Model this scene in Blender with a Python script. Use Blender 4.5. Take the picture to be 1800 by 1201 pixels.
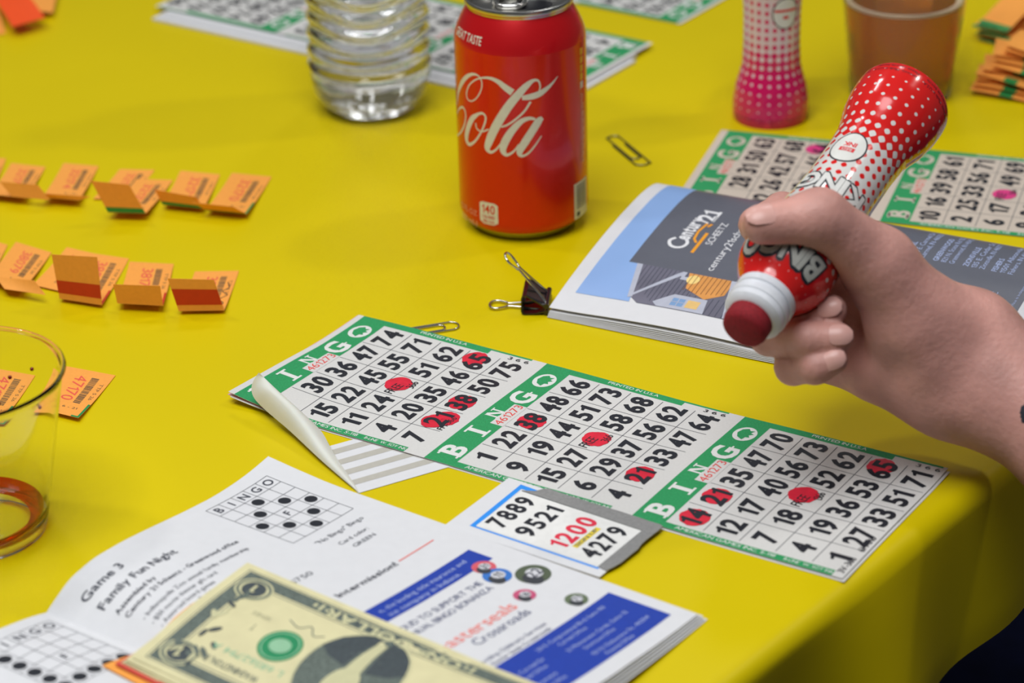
import bpy, math, random, string
import numpy as np
from mathutils import Vector, Matrix, geometry

for o in list(bpy.data.objects): bpy.data.objects.remove(o, do_unlink=True)
scn = bpy.context.scene
COL = scn.collection

# ------------------------------------------------------------------ camera
# everything is laid out in millimetres: x to the side, y away, z above the table top
F_PX, PITCH, ROLL, CAM_H = 4699.5, 0.4605, -0.02719, 558.0
TABLE_Z = 0.74
def W(p): return Vector((p[0] * .001, (p[1] - 1150.0) * .001, p[2] * .001 + TABLE_Z))
cp, sp, cr, sr = math.cos(PITCH), math.sin(PITCH), math.cos(ROLL), math.sin(ROLL)
FWD = np.array([0, cp, -sp]); R0 = np.array([1., 0, 0]); U0 = np.array([0, sp, cp])
RGT = cr * R0 + sr * U0; UPV = -sr * R0 + cr * U0
CPOS = np.array([0, 0, CAM_H])
cam_d = bpy.data.cameras.new('camera'); cam = bpy.data.objects.new('camera', cam_d); COL.objects.link(cam)
m3 = Matrix((RGT, UPV, -FWD)).transposed()
cam.matrix_world = Matrix.Translation(W(CPOS)) @ m3.to_4x4()
cam_d.sensor_width = 36; cam_d.lens = F_PX * 36 / 1800; cam_d.clip_start = .02; cam_d.clip_end = 50
cam_d.dof.use_dof = True; cam_d.dof.focus_distance = 1.195; cam_d.dof.aperture_fstop = 8.6
scn.camera = cam
def at(x, y, z=0.):            # point of the place seen at a pixel, at height z over the table
    d = FWD + RGT * (x - 900) / F_PX - UPV * (y - 600.5) / F_PX
    return CPOS + d * ((z - CAM_H) / d[2])
def atd(x, y, depth):          # point of the place seen at a pixel, at a distance along the view
    return CPOS + depth * (FWD + RGT * (x - 900) / F_PX - UPV * (y - 600.5) / F_PX)

# ------------------------------------------------------------------ light
scn.view_settings.view_transform = 'Standard'
try: scn.view_settings.look = 'None'
except Exception: pass
scn.view_settings.gamma = 1; scn.view_settings.use_curve_mapping = False
scn.view_settings.exposure = -0.46
wd = bpy.data.worlds.new('hall'); scn.world = wd; wd.use_nodes = True
wd.node_tree.nodes['Background'].inputs[0].default_value = (.92, .96, 1.0, 1)
wd.node_tree.nodes['Background'].inputs[1].default_value = .095
def area(name, loc, target, power, size, color):
    l = bpy.data.lights.new(name, 'AREA'); l.energy = power; l.shape = 'DISK'; l.size = size; l.color = color
    o = bpy.data.objects.new(name, l); COL.objects.link(o); o.location = W(loc)
    o.rotation_euler = (W(target) - W(loc)).to_track_quat('-Z', 'Y').to_euler(); return o
area('ceiling_lamp_light', (1330, 1670, 1880), (40, 1120, 0), 8.5, .16, (1, .97, .92))
area('ceiling_lamp_light', (-1250, 1650, 1800), (0, 1000, 0), 9, .2, (1, .97, .93))
area('ceiling_lamp_light', (-650, 2700, 2300), (0, 1100, 0), 7.5, .3, (.98, .98, 1))
area('ceiling_lamp_light', (500, 2900, 2200), (0, 1100, 0), 6, .3, (.98, .98, 1))
area('ceiling_lamp_light', (-800, 350, 2000), (0, 1100, 0), 4.5, .3, (1, .97, .94))
area('ceiling_panel_light', (-200, 640, 1500), (-40, 940, 0), 27, 1.1, (.97, .985, 1))

# ------------------------------------------------------------------ materials
def lin(c):
    if isinstance(c, str): c = tuple(int(c[i:i + 2], 16) / 255 for i in (0, 2, 4))
    return tuple(v / 12.92 if v <= .04045 else ((v + .055) / 1.055) ** 2.4 for v in c) + (1,)
MATS = {}
def mat(name, col, rough=.6, metal=0., var=.04, scale=300., bump=0., bscale=None, spec=.5, trans=0., ior=1.45, sss=0., coat=0., alpha=None):
    if name in MATS: return MATS[name]
    m = bpy.data.materials.new(name); m.use_nodes = True; nt = m.node_tree; b = nt.nodes['Principled BSDF']
    b.inputs['Roughness'].default_value = rough; b.inputs['Metallic'].default_value = metal
    b.inputs['Specular IOR Level'].default_value = spec; b.inputs['IOR'].default_value = ior
    b.inputs['Transmission Weight'].default_value = trans; b.inputs['Coat Weight'].default_value = coat
    b.inputs['Coat Roughness'].default_value = .06
    c = lin(col)
    if sss:
        b.inputs['Subsurface Weight'].default_value = sss; b.inputs['Subsurface Radius'].default_value = (1, .35, .2); b.inputs['Subsurface Scale'].default_value = .004
    tc = nt.nodes.new('ShaderNodeTexCoord')
    if var:
        n = nt.nodes.new('ShaderNodeTexNoise'); n.inputs['Scale'].default_value = scale; n.inputs['Detail'].default_value = 4
        nt.links.new(tc.outputs['Object'], n.inputs['Vector'])
        r = nt.nodes.new('ShaderNodeMapRange'); r.inputs['From Min'].default_value = .3; r.inputs['From Max'].default_value = .7
        r.inputs['To Min'].default_value = 1 - var; r.inputs['To Max'].default_value = 1 + var
        nt.links.new(n.outputs['Fac'], r.inputs['Value'])
        v = nt.nodes.new('ShaderNodeVectorMath'); v.operation = 'SCALE'; v.inputs[0].default_value = c[:3]
        nt.links.new(r.outputs[0], v.inputs['Scale']); nt.links.new(v.outputs[0], b.inputs['Base Color'])
    else: b.inputs['Base Color'].default_value = c
    if bump:
        n2 = nt.nodes.new('ShaderNodeTexNoise'); n2.inputs['Scale'].default_value = bscale or scale * 2; n2.inputs['Detail'].default_value = 3
        nt.links.new(tc.outputs['Object'], n2.inputs['Vector'])
        bp = nt.nodes.new('ShaderNodeBump'); bp.inputs['Strength'].default_value = bump; bp.inputs['Distance'].default_value = .0006
        nt.links.new(n2.outputs['Fac'], bp.inputs['Height']); nt.links.new(bp.outputs[0], b.inputs['Normal'])
    MATS[name] = m; return m
PAPER = mat('newsprint', 'd3d2cf', .75, var=.03, scale=900)
TAN = mat('tan_newsprint', 'c9bcae', .75, var=.03, scale=900)
WHITE = mat('white_paper', 'dcdde0', .55, var=.015, scale=200)
GREEN = mat('green_print', '279458', .7, var=.16, scale=1600)
INK = mat('black_print', '1c2029', .55, var=.05)
GREYINK = mat('grey_print', '62656c', .6)
LINE = mat('rule_line', '4a4d55', .6)
REDINK = mat('red_number_print', 'df4a44', .6)
DAB = mat('red_ink_dab', 'd8203a', .45, var=.10, scale=260)
WPRINT = mat('white_print', 'dfe0dd', .6)
ORANGE = mat('orange_ticket_paper', 'f7a446', .7, var=.03, scale=500)
TGREEN = mat('green_ticket_stripe', '2a8a46', .6)
TRED = mat('red_ticket_stripe', 'c9341a', .6)
TINK = mat('ticket_red_number', 'e85848', .6)
TBAR = mat('ticket_barcode_print', '6a5238', .6)
STEEL = mat('bright_steel', 'd8d6d0', .18, 1., var=.0)
BLACKP = mat('black_lacquer', '14141a', .25, 0, var=.0, coat=.5)
SKIN = mat('skin', 'cc968b', .5, var=.16, scale=55, bump=.5, bscale=420, sss=.1)
NAIL = mat('fingernail', 'd8a69c', .32, var=.0)

# ------------------------------------------------------------------ object helpers
def props(o, label=None, cat=None, group=None, kind=None):
    for k, v in (('label', label), ('category', cat), ('group', group), ('kind', kind)):
        if v: o[k] = v
    return o
def thing(name, base, label, cat, group=None, kind=None):
    o = bpy.data.objects.new(name, None); COL.objects.link(o); o.location = W(base); o.empty_display_size = .01
    o['mmbase'] = [float(x) for x in base]
    return props(o, label, cat, group, kind)
def make(name, V, F, mats, parent=None, base=None, smooth=0, mi=None, label=None, cat=None, group=None, kind=None):
    V = np.asarray(V, float)
    root = parent
    while root is not None and root.parent: root = root.parent
    if root is not None: base = root['mmbase']
    elif base is None: base = (float(V[:, 0].mean()), float(V[:, 1].mean()), float(V[:, 2].min()))
    me = bpy.data.meshes.new(name)
    me.from_pydata(((V - np.array(base)) * .001).tolist(), [], [tuple(int(i) for i in f) for f in F])
    for m in (mats if isinstance(mats, (list, tuple)) else [mats]): me.materials.append(m)
    if mi is not None: me.polygons.foreach_set('material_index', mi)
    if smooth:
        me.polygons.foreach_set('use_smooth', [True] * len(me.polygons))
        me.update(); me.set_sharp_from_angle(angle=math.radians(smooth))
    me.update()
    o = bpy.data.objects.new(name, me); COL.objects.link(o)
    if parent is not None: o.parent = parent
    else: o.location = W(base); o['mmbase'] = [float(x) for x in base]
    return props(o, label, cat, group, kind)

def lathe(prof, seg=64, c=(0, 0, 0), axis=None, closed=False):
    prof = np.array(prof, float); n = len(prof)
    a = np.arange(seg) * 2 * math.pi / seg
    V = np.stack([prof[:, None, 0] * np.cos(a), prof[:, None, 0] * np.sin(a), np.repeat(prof[:, None, 1], seg, 1)], -1).reshape(-1, 3)
    F = []
    for i in range(n - 1):
        for j in range(seg):
            k = (j + 1) % seg
            F.append((i * seg + j, i * seg + k, (i + 1) * seg + k, (i + 1) * seg + j))
    return xf(V, c, axis), F
def xf(V, c, axis=None):
    if axis is not None: V = V @ np.array(axis)        # rows of axis: x, y, z directions
    return V + np.array(c, float)
def grid_faces(nu, nv, off=0, flip=False):
    F = []
    for i in range(nu - 1):
        for j in range(nv - 1):
            f = (off + i * nv + j, off + (i + 1) * nv + j, off + (i + 1) * nv + j + 1, off + i * nv + j + 1)
            F.append(f[::-1] if flip else f)
    return F
def normals(S, A, B, e=.4):
    P = S(A, B); du = S(A + e, B) - S(A - e, B); dv = S(A, B + e) - S(A, B - e)
    N = np.cross(du, dv); N /= np.linalg.norm(N, axis=-1, keepdims=True) + 1e-12
    if hasattr(S, 'out'):
        O = S.out(P); sg = np.sign((N * O).sum(-1, keepdims=True)); sg[sg == 0] = 1; N = N * sg
    else: N[N[..., 2] < 0] *= -1
    return P, N
def leaf(S, a0, a1, b0, b1, na, nb, th=.15, warp=None):
    """a sheet of paper with thickness, its top at S(a, b)"""
    A, B = np.meshgrid(np.linspace(a0, a1, na), np.linspace(b0, b1, nb), indexing='ij')
    if warp: A, B = warp(A, B)
    P, N = normals(S, A, B)
    T = P.reshape(-1, 3); Bo = (P - N * th).reshape(-1, 3); n = na * nb
    V = np.vstack([T, Bo]); F = grid_faces(na, nb) + grid_faces(na, nb, n, True)
    ring = [i * nb for i in range(na)] + [(na - 1) * nb + j for j in range(1, nb)] + [i * nb + nb - 1 for i in range(na - 2, -1, -1)] + [j for j in range(nb - 2, 0, -1)]
    for i in range(len(ring)):
        p, q = ring[i], ring[(i + 1) % len(ring)]; F.append((p, n + p, n + q, q))
    return V, F
def box(x0, x1, y0, y1, z0, z1):
    V = [(x, y, z) for z in (z0, z1) for x, y in ((x0, y0), (x1, y0), (x1, y1), (x0, y1))]
    return np.array(V, float), [(3, 2, 1, 0), (4, 5, 6, 7), (0, 1, 5, 4), (1, 2, 6, 5), (2, 3, 7, 6), (3, 0, 4, 7)]
def catmull(P, n=8):
    P = np.asarray(P, float); Q = np.vstack([2 * P[0] - P[1], P, 2 * P[-1] - P[-2]]); out = []
    for i in range(1, len(Q) - 2):
        for t in np.arange(n) / n:
            out.append(.5 * (2 * Q[i] + (Q[i + 1] - Q[i - 1]) * t + (2 * Q[i - 1] - 5 * Q[i] + 4 * Q[i + 1] - Q[i + 2]) * t ** 2 + (3 * Q[i] - Q[i - 1] - 3 * Q[i + 1] + Q[i + 2]) * t ** 3))
    out.append(P[-1]); return np.array(out)
def tube(P, r, seg=8):
    P = np.asarray(P, float); n = len(P); T = np.gradient(P, axis=0); T /= np.linalg.norm(T, axis=1)[:, None] + 1e-9
    up = np.array([0, 0, 1.]) if abs(T[0][2]) < .9 else np.array([1., 0, 0])
    N = np.cross(T[0], up); N /= np.linalg.norm(N); V = []
    for i in range(n):
        N = N - T[i] * (N @ T[i]); N /= np.linalg.norm(N) + 1e-9; B = np.cross(T[i], N)
        rr = r if np.isscalar(r) else r[i]
        for k in range(seg):
            a = 2 * math.pi * k / seg; V.append(P[i] + rr * (math.cos(a) * N + math.sin(a) * B))
    F = [(i * seg + k, i * seg + (k + 1) % seg, (i + 1) * seg + (k + 1) % seg, (i + 1) * seg + k) for i in range(n - 1) for k in range(seg)]
    F += [tuple(range(seg))[::-1], tuple((n - 1) * seg + k for k in range(seg))]
    return np.array(V), F
def join(*parts):
    V, F, o = [], [], 0
    for v, f in parts:
        V.append(v); F += [tuple(i + o for i in g) for g in f]; o += len(v)
    return np.vstack(V), F

# ------------------------------------------------------------------ flat print, laid on a surface
GLY = {}
def load_glyphs():
    chars = string.ascii_letters + string.digits + '.,-$!"\'&():/'
    tmp = []
    for bold in (0, 1, 2):
        for ch in chars:
            cu = bpy.data.curves.new('glyph', 'FONT'); cu.body = ch; cu.size = 1; cu.resolution_u = 3; cu.offset = (0, .016, .034)[bold]
            ob = bpy.data.objects.new('glyph', cu); COL.objects.link(ob); tmp.append((bold, ch, ob, cu))
    bpy.context.view_layer.update(); dg = bpy.context.evaluated_depsgraph_get()
    for bold, ch, ob, cu in tmp:
        me = ob.evaluated_get(dg).to_mesh()
        V = np.array([v.co[:2] for v in me.vertices]).reshape(-1, 2); F = [tuple(p.vertices) for p in me.polygons]
        GLY[bold, ch] = (V, F); ob.evaluated_get(dg).to_mesh_clear()
    for _, _, ob, cu in tmp:
        bpy.data.objects.remove(ob, do_unlink=True); bpy.data.curves.remove(cu)
    H = GLY[0, 'H'][0]; k = 1 / (H[:, 1].max() - H[:, 1].min())
    for g in GLY: GLY[g] = (GLY[g][0] * k, GLY[g][1])
    for b in (0, 1, 2):            # a figure one with a flag
        w = (.12, .17, .235)[b]; x = .42
        P = [(x - w, 0), (x, 0), (x, 1), (x - .62 * w, 1), (x - .95 * w, .89), (x - w - .2, .80), (x - w - .2, .67), (x - w, .72)]
        GLY[b, '1'] = (np.array(P), [tuple(t) for t in geometry.tessellate_polygon([[Vector((p[0], p[1], 0)) for p in P]])])
load_glyphs()

class Print:
    """shapes in reading coordinates: x along the line, y down the page, millimetres"""
    def __init__(s): s.V, s.F = [], []
    def add(s, V, F):
        o = len(s.V); s.V += [tuple(v) for v in np.asarray(V, float)]; s.F += [tuple(i + o for i in f) for f in F]; return s
    def rect(s, x0, y0, x1, y1): return s.add([(x0, y0), (x1, y0), (x1, y1), (x0, y1)], [(0, 1, 2, 3)])
    def poly(s, P):
        tr = geometry.tessellate_polygon([[Vector((p[0], p[1], 0)) for p in P]]); return s.add(P, tr)
    def ell(s, x, y, rx, ry=None, n=28, rot=0, jag=0, seed=0):
        ry = ry or rx; rnd = random.Random(seed); P = []
        for i in range(n):
            a = 2 * math.pi * i / n; k = 1 + jag * rnd.uniform(-1, 1); u, v = rx * k * math.cos(a), ry * k * math.sin(a)
            P.append((x + u * math.cos(rot) - v * math.sin(rot), y + u * math.sin(rot) + v * math.cos(rot)))
        return s.add(P + [(x, y)], [(i, (i + 1) % n, n) for i in range(n)])
    def ring(s, x, y, rx, ry, w, n=36):
        P = [(x + a * math.cos(2 * math.pi * i / n), y + b * math.sin(2 * math.pi * i / n)) for a, b in ((rx, ry), (rx - w, ry - w)) for i in range(n)]
        return s.add(P, [(i, (i + 1) % n, n + (i + 1) % n, n + i) for i in range(n)])
    def frame(s, x0, y0, x1, y1, w):
        return s.rect(x0, y0, x1, y0 + w).rect(x0, y1 - w, x1, y1).rect(x0, y0 + w, x0 + w, y1 - w).rect(x1 - w, y0 + w, x1, y1 - w)
    def stroke(s, P, w, n=6):
        P = np.asarray(P, float); Q = catmull(np.hstack([P[:, :2], (P[:, 2:3] if P.shape[1] > 2 else np.full((len(P), 1), w))]), n) if n > 1 else np.hstack([P[:, :2], np.full((len(P), 1), w)])
        C = Q[:, :2]; T = np.gradient(C, axis=0); T /= np.linalg.norm(T, axis=1)[:, None] + 1e-9; N = np.stack([-T[:, 1], T[:, 0]], 1) * Q[:, 2:3] / 2
        V = np.vstack([C + N, C - N]); m = len(C); return s.add(V, [(i, i + 1, m + i + 1, m + i) for i in range(m - 1)])
    def text(s, t, x, y, h, sx=1., bold=0, align='l', fit=None, track=.10, rot=0):
        """cap height h, base line at y; fit = wanted width"""
        pos, w = [], 0.
        for ch in t:
            if ch == ' ': w += .42; continue
            V, F = GLY[bold, ch]; pos.append((ch, w - V[:, 0].min())); w += V[:, 0].max() - V[:, 0].min() + track
        w -= track
        if fit: sx = fit / (w * h)
        dx = {'l': 0, 'c': -w / 2, 'r': -w}[align]; c, sn = math.cos(rot), math.sin(rot)
        for ch, p in pos:
            V, F = GLY[bold, ch]; u = (V[:, 0] + p + dx) * h * sx; v = -V[:, 1] * h
            s.add(np.stack([x + u * c - v * sn, y + u * sn + v * c], 1), F)
        return s
    def build(s, name, S, lift, m, parent, maxlen=None, label=None, kind=None):
        V = [np.array(v) for v in s.V]; F = [f for f in s.F]
        if maxlen:
            T = []
            for f in F: T += [(f[0], f[i], f[i + 1]) for i in range(1, len(f) - 1)]
            for _ in range(7):
                cache, N, ch = {}, [], False
                def mid(a, b):
                    k = (min(a, b), max(a, b))
                    if k not in cache: cache[k] = len(V); V.append((V[a] + V[b]) / 2)
                    return cache[k]
                # split every edge that is too long (both neighbours agree, no cracks)
                lg = lambda a, b: (V[a] - V[b]) @ (V[a] - V[b]) > maxlen * maxlen
                for a, b, c in T:
                    e = [lg(a, b), lg(b, c), lg(c, a)]
                    if not any(e): N.append((a, b, c)); continue
                    ch = True; k = sum(e)
                    if k == 3:
                        p, q, r = mid(a, b), mid(b, c), mid(c, a); N += [(a, p, r), (p, b, q), (r, q, c), (p, q, r)]
                    elif k == 1:
                        while not lg(a, b): a, b, c = b, c, a
                        p = mid(a, b); N += [(a, p, c), (p, b, c)]
                    else:
                        while lg(c, a): a, b, c = b, c, a
                        p, q = mid(a, b), mid(b, c); N += [(p, b, q), (a, p, q), (a, q, c)]
                T = N
                if not ch: break
            F = T
        V = np.array(V); P, N = normals(S, V[:, 0], V[:, 1])
        o = make(name, P + N * lift, F, m, parent, kind=kind)
        if label: o['label'] = label
        return o

# ------------------------------------------------------------------ room
NAVY = mat('navy_carpet', '141d4a', .95, var=.3, scale=60)
V, F = box(-3000, 3000, -2000, 5000, -760, -740)
make('floor', V, F, NAVY, kind='structure', label='dark navy carpeted floor below the table')
# table: edge runs along E, outward N
E2, N2 = np.array([.635, .7725]), np.array([.7725, -.635]); EDGE = -468.0
def en(e, n, z): return np.array([E2[0] * e + N2[0] * n, E2[1] * e + N2[1] * n, z])
E0, E1, NW = 120., 1950., EDGE - 1150.
tb = thing('banquet_table', en(1035, EDGE - 575, -740), 'long banquet table under the yellow cover', 'table')
WOODT = mat('table_wood', '6e5a44', .5, var=.12, scale=20); LEGM = mat('table_leg_steel', '50535a', .35, .8)
def enbox(e0, e1, n0, n1, z0, z1):
    V, F = box(e0, e1, n0, n1, z0, z1); return np.array([en(*v) for v in V]), [f[::-1] for f in F]
V, F = enbox(E0 + 8, E1 - 8, NW + 8, EDGE - 12, -30, -1.2); make('tabletop', V, F, WOODT, tb)
for e in (E0 + 90, E1 - 90):
    for n in (NW + 90, EDGE - 90):
        p = en(e, n, 0); V, F = tube([(p[0], p[1], -739.5), (p[0], p[1], -300), (p[0], p[1], -30)], 15, 12); make('leg', V, F, LEGM, tb, smooth=40)
# cloth
CLOTH = mat('yellow_vinyl', 'd6c000', .42, var=.025, scale=7, bump=.22, bscale=22, spec=.22)
ne, R = 230, 9.
es = np.linspace(E0 - 3, E1 + 3, ne)
sec = [(NW + 4 + t * (EDGE - 9 - NW - 4), 0) for t in np.linspace(0, 1, 26)]
sec += [(EDGE - R + R * math.sin(a), -R + R * math.cos(a)) for a in np.linspace(.15, math.pi / 2, 8)]
sec += [(EDGE + (0.03 * d), -R - d) for d in np.linspace(6, 64, 12)]
V = []
for i, e in enumerate(es):
    for n, z in sec:
        d = max(0, -z - 5); k = min(1, d / 60)
        n2 = n + k * (5 * math.sin(e / 31 + .7) + 4 * math.sin(e / 17.3) + 3 * math.sin(e / 61)) + 4 * k
        z2 = z + (1.8 * math.sin(e / 47 + n / 30) if z < -1 else 0) * min(1, d / 20)
        V.append(en(e, n2, z2 - .02))
cl = thing('tablecloth', en(1035, EDGE - 575, 0), 'glossy yellow plastic tablecloth hanging over the table edge', 'tablecloth')
make('cloth_sheet', V, grid_faces(ne, len(sec)), CLOTH, cl, smooth=50)
for e, sg in ((E0 - 3, -1), (E1 + 3, 1)):      # end drops
    ns = np.linspace(NW + 4, EDGE - 2, 90); V = []
    for n in ns:
        for d in np.linspace(0, 73, 9): V.append(en(e + sg * (min(d, 6) + (d / 92) * 6 * math.sin(n / 29)), n, -d - .05))
    make('hanging_edge', V, grid_faces(90, 9, 0, sg > 0), CLOTH, cl, smooth=60)

# ------------------------------------------------------------------ bingo strips
def frame_fn(o, th, zf):
    d = np.array([math.cos(th), math.sin(th)]); n = np.array([-d[1], d[0]])
    def S(u, v):
        u, v = np.asarray(u, float), np.asarray(v, float)
        return np.stack([o[0] + d[0] * u - n[0] * v, o[1] + d[1] * u - n[1] * v, zf(u, v)], -1)
    return S
SL, SW = 305.5, 101.7
def serif_letter(p, ch, x, y, h, sx):
    """bold roman capital: sans glyph with slab serifs"""
    w = h * sx * {'B': .62, 'I': .16, 'N': .66, 'G': .74, 'O': .8}[ch]; st = h * .20 * sx; sf = h * .10
    if ch == 'I':
        p.rect(x - st / 2, y - h, x + st / 2, y); p.rect(x - st * 1.25, y - sf, x + st * 1.25, y); p.rect(x - st * 1.25, y - h, x + st * 1.25, y - h + sf); return
    if ch == 'N':
        a = w / 2; p.rect(x - a, y - h, x - a + st * .55, y); p.rect(x + a - st * .55, y - h, x + a, y)
        p.poly([(x - a - st * .2, y - h), (x - a + st, y - h), (x + a, y), (x + a - st * .9, y)])
        for c in (x - a + st * .25, x + a - st * .25): p.rect(c - st * .8, (y - sf) if c < x else (y - h), c + st * .8, y if c < x else y - h + sf)
        return
    p.text(ch, x, y, h, bold=2, fit=w * (1.15 if ch == 'G' else 1.05), align='c')
    if ch == 'B': p.rect(x - w * .72, y - sf, x, y).rect(x - w * .72, y - h, x, y - h + sf)
    if ch == 'G': p.rect(x + w * .12, y - h * .44, x + w * .72, y - h * .36)
def bingo_strip(o, th, zf, faces, label, group, paper, u0=3.2, pitch=102.7, digits='461273', seed=0, nu=70, nv=24, fine=True, base_z=0., name='bingo_sheet'):
    S = frame_fn(o, th, zf)
    c = S(SL / 2, SW / 2); root = thing(name, (c[0], c[1], base_z), label, 'bingo sheet', group)
    V, F = leaf(S, 0, SL, 0, SW, nu, nv, .14); make('paper', V, F, paper, root, smooth=40)
    ml = 12
    def R(k): # reading coordinates of face k: x from the near edge, y down the strip
        return lambda x, y: S(u0 + k * pitch + np.asarray(y, float), SW - np.asarray(x, float))
    for k, fc in enumerate(faces):
        P = R(k); hw, r0, rp, cw, x0 = 14.6, 14.8, 16.5, 18.55, 4.3
        g = Print().rect(0, 0, SW, hw).rect(0, hw, 4.2, 92).rect(SW - 4.4, hw, SW, 73).rect(SW - 1.2, 73, SW, 95); g.build('green_band', P, .05, GREEN, root, ml)
        p = Print()
        for ch, xc, yy in (('B', 12.2, 13.0), ('I', 31.2, 12.6), ('N', 49.0, 8.6), ('G', 67.5, 13.0)):
            serif_letter(p, ch, xc, yy, 10.4 if ch != 'N' else 6.6, 1.28 if ch != 'N' else 1.5)
        p.ell(87.0, 7.6, 6.6, 5.2)
        p.build('white_letters', P, .10, WPRINT if paper is PAPER else paper, root)
        Print().rect(40.2, 8.2, 60.6, hw + .3).build('number_box', P, .11, paper, root, ml)
        Print().poly([(81.8, 8.6), (83.5, 5.6), (87, 4), (90.5, 4.9), (92.2, 7.3), (90.6, 8.6), (91.2, 10.6), (88.9, 9.6), (88.2, 11.4), (86.6, 9.7), (84.8, 10.9), (84.4, 9.1)]).build('bird_emblem', P, .16, GREEN, root)
        Print().text(digits, 50.5, 13.4, 4.1, bold=0, fit=19.5, align='c').build('serial_number', P, .16, REDINK, root)
        ln = Print()
        for j in range(1, 5): ln.rect(x0 + j * cw - .16, r0 + .6, x0 + j * cw + .16, r0 + 5 * rp - 1.5)
        for j in range(1, 5): ln.rect(x0 + 1.5, r0 + j * rp - .17, x0 + 5 * cw - 1, r0 + j * rp + .17)
        ln.build('grid_lines', P, .06, LINE, root, ml, kind='stuff')
        sm = Print()
        for i, row in enumerate(fc['rows']):
            for j, t in enumerate(row):
                xc, yc = x0 + (j + .5) * cw, r0 + (i + .5) * rp
                if t == 'F':
                    sm.text('FREE', xc - 3.5, yc + .8, 4.6, fit=9.5, align='c', rot=.06).text(fc.get('free', '366'), xc + 4.0, yc + 5.6, 3.8, fit=6.5, align='c', rot=-.15)
                elif t: Print().text(str(t), xc, yc + 5.0, 9.9, bold=2, align='c', fit={1: 6.7, 2: 13.8}[len(str(t))] - 1.9 * str(t).count('1'), track=.12).build('printed_number', P, .24, INK, root)
        if fine:
            sm.text('3 6 6', 97.0, 84, 2.3, rot=math.pi / 2, fit=11)
            Print().text('PRINTED IN U.S.A', 98.9, 34, 2.0, rot=math.pi / 2, fit=26).text('AMERICAN GAMES INC. S-118', 1.3, 20, 2.2, rot=math.pi / 2, fit=46).text('B-LINE  W. SOY INK', 1.3, 70, 2.0, rot=math.pi / 2, fit=22).build('small_print', P, .10, WPRINT, root, kind='stuff')
            for t, x, y in fc.get('extra', ()): sm.text(t, x, y, 3.0, fit=len(t) * 2.1)
        if sm.F: sm.build('free_space_print', P, .24, INK, root, kind='stuff')
        for q, (i, j, dx, dy, sz) in enumerate(fc.get('dabs', ())):
            xc, yc = x0 + (j + .5) * cw + dx, r0 + (i + .5) * rp + dy
            Print().ell(xc, yc, 6.6 * sz, 6.3 * sz, 30, jag=.05, seed=seed + k * 9 + q).build('ink_dab', P, .17, fc.get('dabmat', DAB), root)
    return root
G1 = [dict(rows=[['', 30, 36, 47, 74], [15, 22, 45, 55, 71], [11, 24, 'F', 51, 62], [4, 20, 35, 46, 65], [7, 21, 38, 50, 75]],
           dabs=[(2, 2, 1.5, -2.2, 1), (3, 4, 2.5, -2, .98), (4, 2, 0, 0, 1.02), (4, 1, 1.8, 2.6, 1.0), (4, 1, -2.6, -.6, .95)], extra=[('FH-366', 24, 96.2)]),
      dict(rows=[[1, 22, 38, 48, 66], [9, 19, 44, 51, 73], [15, 27, 'F', 58, 68], [6, 29, 37, 56, 62], [4, 21, 33, 47, 64]],
           dabs=[(0, 2, 0, .3, 1.02), (2, 2, 1, 0, 1), (4, 1, 1.2, -.6, 1.02)]),
      dict(rows=[[14, 21, 35, 47, 70], [12, 17, 40, 56, 73], [7, 18, 'F', 52, 62], [4, 19, 36, 53, 65], [1, 27, 33, 51, 71]], free='1366',
           dabs=[(0, 0, -.4, .2, 1.03), (0, 1, .6, 0, 1), (2, 2, 1.6, -2.6, 1.02), (3, 4, 2.5, -1.2, .98)], extra=[('6H-616', 22, 95.6), ('3V-366', 3.5, 95.6)])]
TH1 = -.5751; O1 = (-73.0, 1155.3)
def z1(u, v):
    k = np.clip(1 - u / 60., 0, 1); c = np.clip((v - 35) / 67., 0, 1)
    return .75 + 5.0 * k * k * c + .55 * (1 + np.sin(u / 17. + v / 40.)) * np.exp(-((v - 50) / 60.) ** 2) * .6 + .5 * np.clip(1 - v / 20., 0, 1) ** 2 * (1 + np.sin(u / 40.))
bingo_strip(O1, TH1, z1, G1, 'green and white bingo strip marked with red ink dabs, in front of the binder clip', None, PAPER)
PINKED = mat('pink_newsprint', 'd9a9b4', .75)
def under(off, col, zz, lab):
    S = frame_fn((O1[0] + off[0], O1[1] + off[1]), TH1 + off[2], lambda u, v: z1(u, v) * .72 - zz)
    V, F = leaf(S, 0, SL, 0, SW, 50, 8, .12); make('spare_bingo_sheet', V, F, col, smooth=40, label=lab, cat='bingo sheet', group='spare sheets under the front bingo strip', base=tuple(S(SL / 2, SW / 2)[:2]) + (0.,))
under((-.6, .9, .001), PINKED, .16, 'pink edged spare bingo sheet lying directly under the dabbed green strip')
under((.9, -1.2, -.002), PAPER, .40, 'white spare bingo sheet, lowest one beneath the dabbed green strip')

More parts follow.
